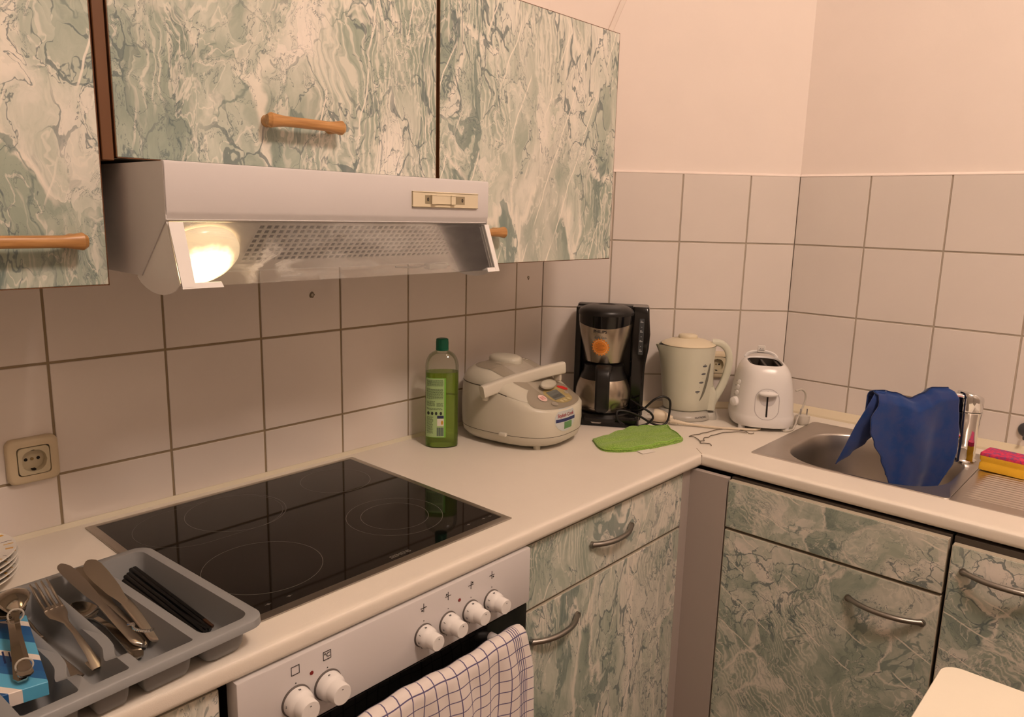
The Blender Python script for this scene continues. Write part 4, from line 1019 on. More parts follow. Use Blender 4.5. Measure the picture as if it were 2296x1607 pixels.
# ------------------------------------------------------------------ dish soap bottle
bt = thing('dish_soap_bottle', 'clear bottle of green washing-up liquid with dark green cap, left of the rice cooker', 'bottle', (-.4920, -.0975, CT), radians(-40))
def bring(q, z, n=2.6): return sup(.0408 * q, .0265 * (q if q < .9 else 1) if q > .6 else .0408 * q, n if q > .6 else 2, 48, z=z)
def liquid_mat():
    m = bpy.data.materials.new('green_liquid'); m.use_nodes = True; g = NG(m); nt = m.node_tree; b = nt.nodes['Principled BSDF']; out = nt.nodes['Material Output']
    b.inputs['Base Color'].default_value = (*lin((178, 206, 84)), 1); b.inputs['Transmission Weight'].default_value = .82; b.inputs['IOR'].default_value = 1.33; b.inputs['Roughness'].default_value = .05
    ab = g.n('ShaderNodeVolumeAbsorption'); ab.inputs[0].default_value = (*lin((150, 210, 60)), 1); ab.inputs[1].default_value = 9
    nt.links.new(ab.outputs[0], out.inputs['Volume']); return m
def shell_mat():
    m = bpy.data.materials.new('clear_bottle'); m.use_nodes = True; g = NG(m); nt = m.node_tree; nt.nodes.remove(nt.nodes['Principled BSDF']); out = nt.nodes['Material Output']
    t_ = g.n('ShaderNodeBsdfTransparent'); t_.inputs[0].default_value = (.92, .94, .90, 1); gl = g.n('ShaderNodeBsdfGlossy'); gl.inputs['Roughness'].default_value = .04
    lw = g.n('ShaderNodeLayerWeight'); lw.inputs[0].default_value = .35; tc = g.n('ShaderNodeTexCoord')
    f = g.math('MULTIPLY', lw.outputs['Fresnel'], .55)
    mx = g.n('ShaderNodeMixShader'); g.set(mx.inputs[0], f); g.set(mx.inputs[1], t_.outputs[0]); g.set(mx.inputs[2], gl.outputs[0]); nt.links.new(mx.outputs[0], out.inputs[0]); return m
mb = MB(); mb.loft([bring(.93, .0025), bring(.965, .004), bring(.975, .02), bring(.975, .188)], True, True); mb.build('liquid', liquid_mat(), bt, smooth=50)
mb = MB(); mb.loft([bring(.9, 0), bring(.97, .001), bring(1, .005), bring(1, .19), bring(1, .203), bring(.96, .213), bring(.88, .222), bring(.76, .230), bring(.62, .2345), bring(.44, .2385), bring(.36, .241), bring(.34, .243), bring(.34, .252)], True, False)
mb.build('bottle_shell', shell_mat(), bt, smooth=60)
mb = MB(); mb.lathe([(.0150, .2405), (.0155, .2415), (.0158, .2455), (.0152, .2460), (.0150, .2630), (.0146, .2680), (.0125, .2695), (0, .2697)], 36, None, True, False)
for k in range(18): a = 2 * pi * k / 18; mb.box((-.0004, .0146, .247), (.0004, .0154, .262), 0, 1, Matrix.Rotation(a, 4, 'Z'))
mb.build('cap', pm('dark_green_cap', (0, 96, 70), .35), bt, smooth=40)
sb_ = MB(); sb_.loft([bring(1.0, .0), bring(1.0, .2)], True, True); tmpo = sb_.build('tmp', M_ink); BV = bvh_of(tmpo); bpy.data.objects.remove(tmpo)
def blabel(nm, pts, mat, off):
    mb = MB(); disc_grid(mb, pts, .003); wrap(mb, BV, (0, -.02, .1), (1, 0, 0), (0, 0, 1), off); return mb.build(nm, mat, bt, smooth=0, raw=True)
rc = lambda a, b, c, d: [(a, c), (b, c), (b, d), (a, d)]
blabel('label', rc(-.0392, .0085, -.073, .076), pm('bright_green_label', (110, 176, 62), .35), .0005)
l2 = blabel('label', rc(-.0390, .0045, -.072, .075), pm('pale_green_label', (158, 188, 132), .35), .0008); l2['label'] = 'pale green printed panel'
mb = MB()
def tblock(x0, x1, y1, n, sp=.0026, h=.0010):
    for k in range(n):
        y = y1 - k * sp; x = x0
        while x < x1 - .002:
            w = random.uniform(.002, .0055); w = min(w, x1 - x)
            disc_grid(mb, rc(x, x + w, y, y + h), .004); x += w + .0008
tblock(-.037, .002, .0695, 6); tblock(-.037, .002, .0480, 10); tblock(-.037, -.018, .017, 5); tblock(-.014, .002, .013, 4); tblock(-.037, .000, .0, 2)
for k, x in enumerate((-.0365, -.0275, -.018, -.0065)): disc_grid(mb, circ(x + .003, -.012, .003, 10, .0045), .004)
tblock(-.037, -.022, -.022, 16, .0027)
wrap(mb, BV, (0, -.02, .1), (1, 0, 0), (0, 0, 1), .0011); mb.build('printing', pm('label_ink', (40, 48, 40), .5), bt, smooth=0, raw=True)
mb = MB(); disc_grid(mb, rc(-.0125, .0035, -.0245, -.0175), .004); wrap(mb, BV, (0, -.02, .1), (1, 0, 0), (0, 0, 1), .0011); mb.build('printed_band', pm('label_navy', (36, 44, 84), .5), bt, smooth=0, raw=True)
mb = MB(); disc_grid(mb, rc(-.0125, .0035, -.0435, -.0255), .004); wrap(mb, BV, (0, -.02, .1), (1, 0, 0), (0, 0, 1), .0011); mb.build('picture_field', pm('label_white', (214, 212, 200), .5), bt, smooth=0, raw=True)
mb = MB(); disc_grid(mb, circ(-.0005, -.035, .0026, 12, .0055), .003); wrap(mb, BV, (0, -.02, .1), (1, 0, 0), (0, 0, 1), .0014); mb.build('picture', pm('label_gold', (190, 140, 40), .5), bt, smooth=0, raw=True)
mb = MB()
for k in range(13): disc_grid(mb, rc(-.0135 + k * .00135, -.0135 + k * .00135 + (.0009 if k % 3 else .0005), -.069, -.0475), .006)
wrap(mb, BV, (0, -.02, .1), (1, 0, 0), (0, 0, 1), .0011); mb.build('barcode', pm('label_navy2', (60, 66, 92), .5), bt, smooth=0, raw=True)

# ------------------------------------------------------------------ rice cooker
rcx = thing('rice_cooker', 'beige-grey rice cooker with digital panel between soap bottle and coffee maker', 'rice cooker', (-.285, -.175, CT), radians(9))
M_rc = pm('rice_cooker_beige', (198, 194, 178), .28, spec=.45); M_rct = pm('rice_cooker_taupe', (150, 142, 126), .25); M_line = pm('seam_dark', (70, 62, 52), .7)
def rr_(a, b, z, bf, n=2.7):
    return [(x, y, z - max(0, .035 - y) * .40 * max(0, min(1, (z - .10) / .085))) for x, y, z in sup(a, b, n, 64, z=z, bf=bf)]
body_r = [(.100, .120, .009, .120), (.114, .134, .011, .136), (.123, .142, .020, .148), (.127, .1455, .036, .153), (.1285, .147, .06, .155), (.1285, .147, .10, .1535), (.1275, .1465, .115, .150), (.1265, .146, .128, .142), (.125, .1455, .140, .130), (.1235, .145, .1485, .119)]
mb = MB(); mb.loft([rr_(a, b, z, f) for a, b, z, f in body_r], True, True); bo = mb.build('body', M_rc, rcx, smooth=60)
lid_r = [(.1230, .1445, .1495, .118), (.1232, .1450, .152, .1155), (.120, .142, .162, .101), (.114, .136, .172, .084), (.103, .124, .181, .064), (.087, .104, .188, .043), (.060, .070, .1925, .022), (.02, .025, .194, .008)]
mb = MB(); mb.loft([rr_(a, b, z, f) for a, b, z, f in lid_r], True, True); lo_ = mb.build('lid', M_rc, rcx, smooth=60)
full = MB(); full.loft([rr_(a, b, z, f) for a, b, z, f in body_r + lid_r[1:]], True, True); tmpo = full.build('tmp', M_ink); BC = bvh_of(tmpo); bpy.data.objects.remove(tmpo)
def cdec(nm, pts, mat, o, xa, ya, off, par=None, cell=.004, dist=.4):
    mb = MB(); disc_grid(mb, pts, cell); wrap(mb, BC, o, xa, ya, off, dist); return mb.build(nm, mat, par or rcx, smooth=0, raw=True)
OT = ((0, 0, .19), (1, 0, 0), (0, 1, 0))
top_out = [(x, y) for x, y, z in sup(.092, .100, 2.3, 64, bf=.112)]
q = cdec('lid_panel', [(x, y + .022) for x, y in top_out], M_rct, *OT, .0006, lo_, .006); 
q = cdec('lid_panel', [(x, y) for x, y in [(-.040, -.09), (.040, -.09), (.046, -.03), (.046, .03), (.036, .06), (-.036, .06), (-.046, .03), (-.046, -.03)]], pm('rice_cooker_taupe_light', (166, 158, 142), .25), *OT, .0010, lo_, .006)
# front control panel: ellipse on the sloping face
fa_ = radians(33); xa, ya = V(1, 0, 0), V(0, cos(fa_), sin(fa_)); of = V(0, -.108, .130)
q0 = cdec('control_panel', [(x, y) for x, y in circ(0, .004, .104, 64, .052)], M_rct, of, xa, ya, .0007, None, .005)
cdec('display_field', chaik([(-.034, .030), (.052, .030), (.062, .0), (.050, -.030), (-.008, -.034), (-.034, -.010)]), pm('panel_gold', (168, 152, 104), .35), of, xa, ya, .0012, q0)
cdec('display', rc(-.022, .030, -.014, .018), pm('lcd_grey', (112, 116, 112), .2), of, xa, ya, .0017, q0)
mb = MB()
for k in range(5): disc_grid(mb, rc(-.016 + .009 * k, -.011 + .009 * k, -.008, .002), .005)
for k in range(4): disc_grid(mb, rc(-.016 + .010 * k, -.010 + .010 * k, .008, .011), .005)
wrap(mb, BC, of, xa, ya, .0020, .4); mb.build('display_digits', pm('lcd_ink', (74, 78, 76), .4), q0, smooth=0, raw=True)
for x in (-.004, .012, .030): cdec('button', rrect(x - .006, x + .006, -.028, -.019, .003), pm('panel_button', (196, 184, 140), .4), of, xa, ya, .0022, q0)
cdec('button', circ(-.040, -.024, .0105, 20, .008), pm('panel_button_grey', (158, 150, 136), .4), of, xa, ya, .0022, q0)
cdec('button', circ(.052, -.002, .007, 20, .006), pm('panel_button_grey', (158, 150, 136), .4), of, xa, ya, .0022, q0)
q = cdec('sticker', circ(-.054, .006, .0135, 24, .0125), pm('sticker_pink', (226, 196, 186), .5), of, xa, ya, .0022, q0); q['label'] = 'round pale pink sticker'
mb = MB(); 
for k in range(3): disc_grid(mb, rc(-.0625, -.046, .001 + .004 * k, .0028 + .004 * k), .004)
wrap(mb, BC, of, xa, ya, .0026, .4); mb.build('sticker_print', pm('pink_print', (196, 110, 110), .5), q, smooth=0, raw=True)
q = cdec('sticker', chaik([(.046, .030), (.074, .020), (.082, .008), (.066, .004), (.044, .020)]), pm('sticker_red', (198, 44, 40), .45), of, xa, ya, .0022, q0); q['label'] = 'red sticker'
mb = MB(); mb.loft([[(x * s_, y * s_, z) for x, y in circ(0, 0, 1, 32, .42)] for s_, z in ((.034, 0), (.034, .004), (.030, .0065), (.012, .008))], True, True, mat=frame(of + V(0, .033 * cos(fa_), .033 * sin(fa_) - .001), xa, ya))
mb.build('lid_release_button', pm('release_button', (186, 182, 166), .25), rcx, smooth=50)
# steam cap on the lid
mb = MB(); mb.loft([[(x * s_, y * s_ * .72, z) for x, y in circ(0, 0, 1, 40)] for s_, z in ((.050, .182), (.051, .194), (.048, .2005), (.040, .204), (.015, .2055))], True, True, mat=Matrix.Translation((.018, .062, 0)) @ Matrix.Rotation(radians(90 - 12), 4, 'Z'))
mb.build('steam_cap', M_rc, rcx, smooth=50)
# seams
def seam(z, a, b, f, y_max=None, th=.0010, nm='seam'):
    ps = rr_(a, b, z, f); ps = ps + [ps[0]]
    if y_max is not None: ps = [p for p in ps[-26:] + ps[1:-25] if True]; ps = [p for p in ps if p[1] > y_max]
    mb = MB(); mb.tube(ps, th, 6); return mb.build(nm, M_line, rcx)
seam(.0365, .1270, .1455, .1530, th=.0006); seam(.1490, .1225, .1440, .1178, y_max=-.045, th=.0016)
# carrying handle
Pn, Pf = V(-.446, -.190, .1440), V(-.196, -.242, .1800); inv = Matrix.Rotation(-radians(9), 4, 'Z') @ Matrix.Translation((.285, .175, 0))
Pn, Pf = inv @ Pn, inv @ Pf
mb = MB(); hs = [(x, y) for x, y in rrect(-.0100, .0100, -.0155, .0155, .006, 4)]
bow = [Pn + (Pf - Pn) * f + V(0, 0, .005 * (1 - (2 * f - 1) ** 2)) for f in [k / 16 for k in range(17)]]
mb.tube(bow, .01, sec=hs); 
mb.box(Pn + V(.016, -.002, -.026), Pn + V(.028, .012, -.004), .003, 2)
mb.box(Pf + V(-.016, .000, -.034), Pf + V(-.004, .02, .006), .003, 2)
mb.build('carrying_handle', pm('rice_cooker_handle', (204, 200, 186), .25), rcx, smooth=45)
# cord outlet tab, feet
mb = MB(); mb.box((-.1335, -.042, .034), (-.1235, -.022, .043), .0015, 2); mb.build('side_tab', pm('tab_white', (214, 210, 196), .4), rcx, smooth=40)
for sx, sy in ((-1, -1), (1, -1), (-1, 1), (1, 1)): mb = MB(); mb.cyl((sx * .075, sy * .098, 0), (sx * .075, sy * .098, .011), .009, n=20); mb.build('foot', M_rc, rcx)
# oval sticker on the front
os_ = V(-.030, -.152, .078); xs_ = V(cos(radians(-17)), sin(radians(-17)), 0)
q = cdec('sticker', circ(0, 0, .040, 48, .031), pm('sticker_silver', (190, 196, 196), .35), os_, xs_, V(0, 0, 1), .0007); q['label'] = 'oval silver promotional sticker'
mb = MB(); me_add = lambda s_, sz, x, y, sx=1.: add_text(mb, s_, sz, Matrix.Translation((x, y, 0)), 0, .0002, sx)
me_add('Stylish Cook', .0125, 0, .010); wrap(mb, BC, os_, xs_, V(0, 0, 1), .0013, .4); mb.build('lettering', pm('print_red', (150, 40, 50), .5), q, smooth=0, raw=True)
cdec('band', rc(-.037, .038, -.006, .002), pm('print_blue', (44, 50, 96), .5), os_, xs_, V(0, 0, 1), .0012, q)
cdec('green_patch', rc(-.008, .024, -.025, -.0075), pm('print_green', (96, 142, 92), .5), os_, xs_, V(0, 0, 1), .0012, q)

# ------------------------------------------------------------------ filter coffee maker
cm = thing('coffee_maker', 'black and brushed steel filter coffee maker with thermos jug in the corner', 'coffee maker', (.030, -.228, CT), radians(-58))
mb = MB(); mb.prism(rrect(-.097, .102, .035, .084, .008), .002, .322, 'z', .002, 2)                    # back plate
mb.prism(rrect(-.097, -.078, -.012, .05, .005), .002, .318, 'z', .001, 1)                              # left wing
mb.build('tower', M_matblk, cm, smooth=40)
mb = MB(); wing = [(.002, .098, -.010), (.06, .098, -.012), (.12, .100, -.014), (.17, .104, -.016), (.21, .110, -.020), (.25, .112, -.020), (.29, .108, -.016), (.318, .106, -.010), (.324, .104, -.006)]
mb.loft([[(x, y, z) for x, y in rrect(.060, xr, yf, .05, .007)] for z, xr, yf in wing], True, True); mb.build('water_tank', M_black, cm, smooth=40)
mb = MB(); mb.prism(rrect(-.101, .094, -.100, .06, .03), 0, .030, 'z', .004, 2); mb.build('base', M_black, cm, smooth=40)
mb = MB(); mb.lathe([(.078, .012), (.086, .014), (.088, .024), (.080, .0325), (.0, .033)], 48, Matrix.Translation((-.012, -.024, 0))); mb.build('warming_plate', M_matblk, cm)
CX, CY = -.012, -.022
def L2(pr, nm, m, par=cm, sm=45, **k): mb = MB(); mb.lathe(pr, 64, Matrix.Translation((CX, CY, 0)), k.get('c0', False), k.get('c1', False)); return mb.build(nm, m, par, smooth=sm)
M_cst = pm('coffee_steel', (176, 166, 152), .27, 1., bump=.1, bscale=40)
bk = L2([(.0495, .172), (.0510, .1725), (.0525, .178), (.0575, .20), (.064, .225), (.070, .25), (.0735, .272), (.0745, .288)], 'filter_basket', M_cst, c0=True)
def bandring():
    mb = MB(); N = 64; a = []; b = []
    for k in range(N):
        t = 2 * pi * k / N; fr_ = max(0, cos(t + pi / 2)); d = .012 * fr_ ** 2
        r = .0742 - .0012 * (d / .012); a.append((CX + (r + .001) * cos(t), CY + (r + .001) * sin(t), .282 - d)); b.append((CX + .0762 * cos(t), CY + .0762 * sin(t), .306))
    mb.loft([a, b], False, False); return mb.build('rim_band', M_black, cm, smooth=60)
bandring()
L2([(.0765, .304), (.077, .309), (.074, .317), (.060, .325), (.035, .3295), (.024, .3300), (.023, .3285), (0, .3285)], 'lid', M_matblk, sm=60)
L2([(.030, .166), (.046, .1665), (.050, .172)], 'basket_outlet', M_matblk, c0=True)
jg = L2([(.060, .0345), (.068, .035), (.0705, .040), (.0715, .048), (.0745, .060), (.0765, .075), (.0755, .092), (.0710, .110), (.0640, .127), (.0570, .137)], 'jug', M_cst, c0=True)
L2([(.0712, .0475), (.0722, .048), (.0718, .0485)], 'jug_seam', M_line, jg)
L2([(.0655, .124), (.0640, .130), (.0575, .142), (.0555, .155), (.0560, .162), (.050, .1655), (.02, .166), (0, .166)], 'jug_collar', M_matblk, jg)
mb = MB(); hp_ = [(CX + .004, CY - .055, .161), (CX + .004, CY - .078, .163), (CX + .004, CY - .097, .152), (CX + .004, CY - .104, .125), (CX + .004, CY - .103, .09), (CX + .004, CY - .098, .060), (CX + .004, CY - .092, .046)]
hsec = rrect(-.0195, .0195, -.008, .008, .007, 4)
def hr(f): return 1.35 - .35 * min(1, f * 2.2) if f < .9 else 1.0 - (f - .9) * 3.0
P_ = catmull([Vector(p) for p in hp_], 6); rg = []
for i, p in enumerate(P_):
    d = (P_[min(i + 1, len(P_) - 1)] - P_[max(i - 1, 0)]).normalized(); s_ = V(1, 0, 0); u_ = s_.cross(d); f = i / (len(P_) - 1); k = (1.25 - .25 * min(1, f * 2.5)) * (1 if f < .88 else 1 - (f - .88) * 3.4)
    rg.append([p + s_ * x * k + u_ * y * min(1, k) for x, y in hsec])
mb.loft(rg, True, True); mb.build('jug_handle', M_matblk, jg, smooth=60)
# gauge, switch, brand, sticker
mb = MB(); mb.box((.080, -.0222, .192), (.0945, -.0170, .294), .0022, 2); gg = mb.build('water_gauge', pm('gauge_smoke', (58, 62, 66), .15), cm, smooth=40)
mb = MB()
for k in range(7):
    z = .203 + k * .0135; w = .004 if k % 2 == 0 else .0015; mb.box((.0873 - w, -.0228, z - .0006), (.0873 + w, -.0220, z + .0006))
    if k % 2 == 0: mb.box((.0873 - w, -.0228, z + .003), (.0873 + w * .2, -.0220, z + .0042))
mb.build('gauge_scale', pm('gauge_print', (180, 182, 184), .5), gg, smooth=0)
mb = MB(); mb.prism(rrect(-.0155, .0155, -.0075, .0075, .007, 6), 0, .0015, 'z', mat=frame((-.022, -.1005, .016), (1, 0, 0), (0, 0, 1))); sw = mb.build('switch_plate', pm('silver_plastic', (180, 176, 170), .3, .6), cm, smooth=40)
mb = MB(); mb.prism(rrect(-.0060, .0060, -.004, .004, .003, 5), .0012, .0032, 'z', mat=frame((-.022, -.1005, .016), (1, 0, 0), (0, 0, 1))); mb.build('switch', pm('switch_grey', (96, 92, 90), .3), sw, smooth=40)
tb_ = MB(); tb_.lathe([(.0495, .172), (.0525, .178), (.0575, .20), (.064, .225), (.070, .25), (.0735, .272), (.0745, .30)], 96, Matrix.Translation((CX, CY, 0)), True, True); tmpo = tb_.build('tmp', M_ink); BB = bvh_of(tmpo); bpy.data.objects.remove(tmpo)
rotS = Matrix.Rotation(radians(-12), 3, 'Z'); xs = rotS @ V(1, 0, 0); oS = V(CX, CY, .232) + rotS @ V(0, -.05, 0)
mb = MB(); add_text(mb, 'PHILIPS', .0112, Matrix.Translation((.004, .030, 0)), 0, .0003, 1.05); wrap(mb, BB, oS, xs, V(0, 0, 1), .0006); mb.build('brand_lettering', M_ink, cm, smooth=0, raw=True)
mb = MB(); add_text(mb, 'Café Gaia', .0085, Matrix.Translation((.005, .0135, 0)), 0, .0001, 1.0); wrap(mb, BB, oS, xs, V(0, 0, 1), .0006); mb.build('model_lettering', M_gink, cm, smooth=0, raw=True)
star = []
for k in range(56): a = 2 * pi * k / 56; r = .0232 + .0020 * cos(a * 18); star.append((.004 + r * cos(a), -.0135 + r * sin(a)))
star = [(.004 + (.0232 + .0019 * cos(2 * pi * k / 144 * 18)) * cos(2 * pi * k / 144), -.0135 + (.0232 + .0019 * cos(2 * pi * k / 144 * 18)) * sin(2 * pi * k / 144)) for k in range(144)]
mb = MB(); disc_grid(mb, star, .005); wrap(mb, BB, oS, xs, V(0, 0, 1), .0009); st = mb.build('sticker', pm('sticker_orange', (226, 140, 54), .4), cm, smooth=0, raw=True); st['label'] = 'orange scalloped round sticker'
mb = MB(); Nn = 48; mb.loft([[(.004 + r * cos(2 * pi * k / Nn), -.0135 + r * sin(2 * pi * k / Nn), 0) for k in range(Nn)] for r in (.0186, .0196)], False, False); wrap(mb, BB, oS, xs, V(0, 0, 1), .0014); mb.build('sticker_ring', pm('sticker_cream', (240, 206, 150), .4), st, smooth=0, raw=True)
mb = MB()
for k, w in enumerate((.006, .011, .012, .008, .012, .009)): disc_grid(mb, rc(.004 - w, .004 + w, -.004 - k * .0038, -.0028 - k * .0038), .004)
wrap(mb, BB, oS, xs, V(0, 0, 1), .0014); mb.build('sticker_print', pm('sticker_brown', (150, 84, 30), .5), st, smooth=0, raw=True)
# black mains cord with loose loops, child of the coffee maker (world points)
mb = MB(); cp_ = [(.052, -.302, .93), (.035, -.345, .945), (.048, -.373, .976), (.067, -.390, .985), (.083, -.402, .973), (.082, -.404, .943), (.076, -.402, .916), (.060, -.394, .9045), (.038, -.374, .912), (.008, -.350, .934), (-.021, -.3275, .947), (-.037, -.312, .947), (-.042, -.314, .932), (-.030, -.322, .914), (-.002, -.342, .9045), (.024, -.362, .907), (.040, -.376, .923), (.039, -.372, .938), (.022, -.356, .954), (.045, -.300, .962)]
mb.tube(cp_, .0031, 12, 8); o = mb.build('mains_cord', pm('black_cord', (22, 20, 20), .4), cm); o.matrix_parent_inverse = (Matrix.Translation((.030, -.228, CT)) @ Matrix.Rotation(radians(-58), 4, 'Z')).inverted()
# ------------------------------------------------------------------ electric kettle
kt = thing('electric_kettle', 'cream plastic jug kettle on its base between coffee maker and toaster', 'kettle', (.219, -.373, CT), radians(-61))
def kring(r, z, cx=0., sy=.97, sp=0., han=0.):
    o = []
    for k in range(72):
        t = 2 * pi * k / 72; x, y = r * cos(t), r * sy * sin(t)
        w = math.exp(-((t - radians(199)) / .20) ** 2); x += cos(radians(199)) * sp * w; y += sin(radians(199)) * sp * w
        w2 = math.exp(-((t if t < pi else t - 2 * pi) / .42) ** 2); x += han * w2
        o.append((x + cx, y, z))
    return o
mb = MB(); kr = [(.058, .026, 0, .020), (.0605, .030, 0, .020), (.064, .06, 0, .016), (.069, .10, 0, .010), (.0735, .14, 0, .004), (.0770, .17, .002, 0), (.0785, .19, .006, 0), (.0795, .205, .0125, 0), (.080, .213, .0155, 0)]
mb.loft([kring(r, z, -.002, .97, s_, h) for r, z, s_, h in kr], True, False)
mb.loft([kring(r - .003, z, -.002, .97, s_, 0) for r, z, s_, h in ((.080, .213, .0155, 0), (.078, .19, .006, 0), (.076, .17, 0, 0))], False, True)
kb_ = mb.build('body', M_creamw, kt, smooth=60)
mb = MB(); mb.lathe([(.0, .232), (.03, .2315), (.052, .2265), (.068, .2205), (.0765, .2165), (.0775, .2150), (.0770, .2135), (.060, .2125)], 64, Matrix.Translation((.000, 0, 0))); mb.build('lid', M_cream, kt, smooth=50)
mb = MB(); mb.loft([[(x * s_ * 1.1, y * s_ * .85, z) for x, y in circ(0, 0, 1, 36)] for s_, z in ((.0235, .2275), (.025, .234), (.024, .240), (.020, .2425), (.008, .243))], False, True, mat=Matrix.Translation((-.003, 0, 0))); mb.build('lid_knob', M_cream, kt, smooth=50)
mb = MB(); mb.box((-.083, -.0355, .2015), (-.062, -.0145, .213), .001, 1); mb.build('spout_opening', M_dark, kt)
# handle
mb = MB(); hk_ = [(.066, .006, .222), (.088, .010, .220), (.106, .012, .207), (.1155, .013, .185), (.1165, .013, .155), (.110, .012, .120), (.097, .008, .085), (.083, .004, .058), (.074, 0, .040)]
ksec = rrect(-.015, .015, -.009, .009, .007, 4); P_ = catmull([Vector(p) for p in hk_], 6); rg = []
for i, p in enumerate(P_):
    d = (P_[min(i + 1, len(P_) - 1)] - P_[max(i - 1, 0)]).normalized(); s_ = V(0, 1, 0); u_ = s_.cross(d).normalized(); f = i / (len(P_) - 1)
    rg.append([p + s_ * x * (1 - .15 * sin(pi * f)) + u_ * y * (1 + .25 * f) for x, y in ksec])
mb.loft(rg, True, True); mb.build('handle', M_creamw, kt, smooth=60)
mb = MB(); mb.loft([[(x, y, z) for x, y in rrect(x0, x1, -.019, .019, .008, 4)] for z, x0, x1 in ((.026, .04, .086), (.05, .045, .088), (.075, .05, .089), (.095, .055, .078))], True, True); mb.build('switch_housing', M_creamw, kt, smooth=60)
tk = MB(); tk.loft([kring(r, z, -.002, .97, 0, h) for r, z, s_, h in kr], True, True); tmpo = tk.build('tmp', M_ink); BK = bvh_of(tmpo); bpy.data.objects.remove(tmpo)
rk = Matrix.Rotation(radians(30), 3, 'Z'); xk = rk @ V(1, 0, 0); ok_ = V(0, 0, .12) + rk @ V(0, -.03, 0)
def kd(nm, fn, m, off, par=kb_):
    mb = MB(); fn(mb); wrap(mb, BK, ok_, xk, V(0, 0, 1), off, .4); return mb.build(nm, m, par, smooth=0, raw=True)
def gauge_pts():
    c = [(.0350, .048), (.0345, .03), (.0320, .005), (.0275, -.020), (.0205, -.045), (.0110, -.062)]
    L_p = [(x - w, y) for (x, y), w in zip(c, (.0030, .0060, .0070, .0066, .0052, .0016))]; R_p = [(x + w, y) for (x, y), w in zip(c, (.0022, .0032, .0036, .0036, .0036, .0016))]
    return chaik(L_p + R_p[::-1])
kd('water_gauge', lambda mb: disc_grid(mb, gauge_pts(), .004), pm('gauge_grey', (120, 118, 106), .15), .0008)
def marks(mb):
    for k, (x, y) in enumerate(((.0150, .0415), (.0135, .0185), (.0095, -.0065), (.0010, -.0335))): disc_grid(mb, circ(x, y, .0078, 20, .0029), .004)
kd('level_marks', marks, pm('mark_print', (92, 94, 98), .5), .0007)
def marks2(mb):
    for x, y in ((.0155, .030), (.0125, .0065), (.0055, -.0205)): disc_grid(mb, circ(x, y, .0008, 8), .004)
    disc_grid(mb, rc(.0125, .0175, .0465, .0475), .004); disc_grid(mb, rc(-.0020, .0030, -.0395, -.0385), .004)
kd('level_dots', marks2, M_ink, .0007)
mb = MB(); mb.lathe([(.0, 0), (.073, 0), (.0765, .002), (.077, .008), (.073, .0165), (.066, .0215), (.060, .0245), (0, .0250)], 64, None)
mb.loft([[(x, y, z) for x, y in rrect(.03, .092, -.030, .022, .014)] for z in (0, .008)] + [[(x, y, .019) for x, y in rrect(.03, .088, -.024, .018, .012)]], True, True)
kbs = mb.build('power_base', pm('kettle_base_grey', (176, 172, 162), .3), kt, smooth=50)
mb = MB(); add_text(mb, 'CLATRONIC', .0062, Matrix.Identity(4), .0, .0002, 1.2)
for v in mb.bm.verts:
    a = radians(-50) + v.co.x / .0745; r = .0752 - .0 * v.co.y; z = .0125 + v.co.y * .95; r = .0772 - max(0, z - .008) * .45; v.co = V(r * cos(a), r * sin(a), z)
mb.build('lettering', M_ink, kbs, smooth=0, raw=True)
KI = (Matrix.Translation((.219, -.373, CT)) @ Matrix.Rotation(radians(-61), 4, 'Z')).inverted()
mb = MB(); mb.tube([(.118, -.420, .9095), (.100, -.408, .911), (.128, -.452, .906), (.153, -.505, .9045), (.183, -.552, .9045), (.213, -.592, .9045), (.235, -.600, .9045)][2:], .0034, 12, 8)
mb.tube([(.096, -.400, .9125), (.104, -.416, .9115), (.113, -.432, .909), (.128, -.452, .906)], lambda f: .0066 - .003 * f, 12, 4)
for k in range(5): p = V(.098, -.404, .9125).lerp(V(.113, -.432, .909), k / 4); mb.cyl(p, p + V(.0016, -.0029, -.0003), .0074 - k * .0007, n=14)
o = mb.build('mains_cord', pm('cream_cord', (214, 200, 178), .45), kt); o.matrix_parent_inverse = KI
mb = MB(); pf_ = frame((.100, -.372, .919), V(.45, -.84, -.12), V(.84, .45, 0)); R = lambda a, b, x: [(x, yy, zz) for yy, zz in rrect(-a, a, -b, b, min(a, b) * .9, 5)]
mb.loft([R(.017, .016, -.026), R(.0185, .0175, -.022), R(.0185, .0175, -.006), R(.0165, .014, .004), R(.010, .009, .018), R(.0075, .007, .028)], True, True, mat=pf_)
pl = mb.build('mains_plug', pm('plug_cream', (222, 208, 184), .4), kt, smooth=50); pl.matrix_parent_inverse = KI
mb = MB(); Q = pf_ @ V(-.026, .0, .0)
for s_ in (-1, 1): mb.cyl(pf_ @ V(-.026, s_ * .0095, 0), pf_ @ V(-.043, s_ * .0095, 0), .0022, n=12)
mb.build('pin', M_chrome, pl); 

# ------------------------------------------------------------------ toaster
to = thing('toaster', 'white two-slot toaster seen end-on in the corner beside the sink', 'toaster', (.316, -.562, CT), radians(-58))
def tr_(a, b, z, n=2.9): return sup(a, b, n, 72, z=z)
tl = [(.074, .098, .010), (.0835, .107, .012), (.0865, .110, .022), (.0870, .1105, .036), (.0850, .109, .040), (.0840, .108, .046), (.0815, .106, .08), (.0780, .103, .11), (.0730, .098, .138), (.0660, .092, .158), (.0580, .086, .171), (.0500, .080, .1785), (.0455, .0760, .1790), (.0440, .0745, .1765), (.0435, .0740, .150)]
mb = MB(); mb.loft([tr_(a, b, z, 2.9 if z < .15 else 3.4) for a, b, z in tl], True, True); tbod = mb.build('body', M_whitep, to, smooth=50)
mb = MB(); mb.box((-.0425, -.073, .1505), (.0425, .073, .152)); mb.build('slot_floor', M_dark, to, smooth=0)
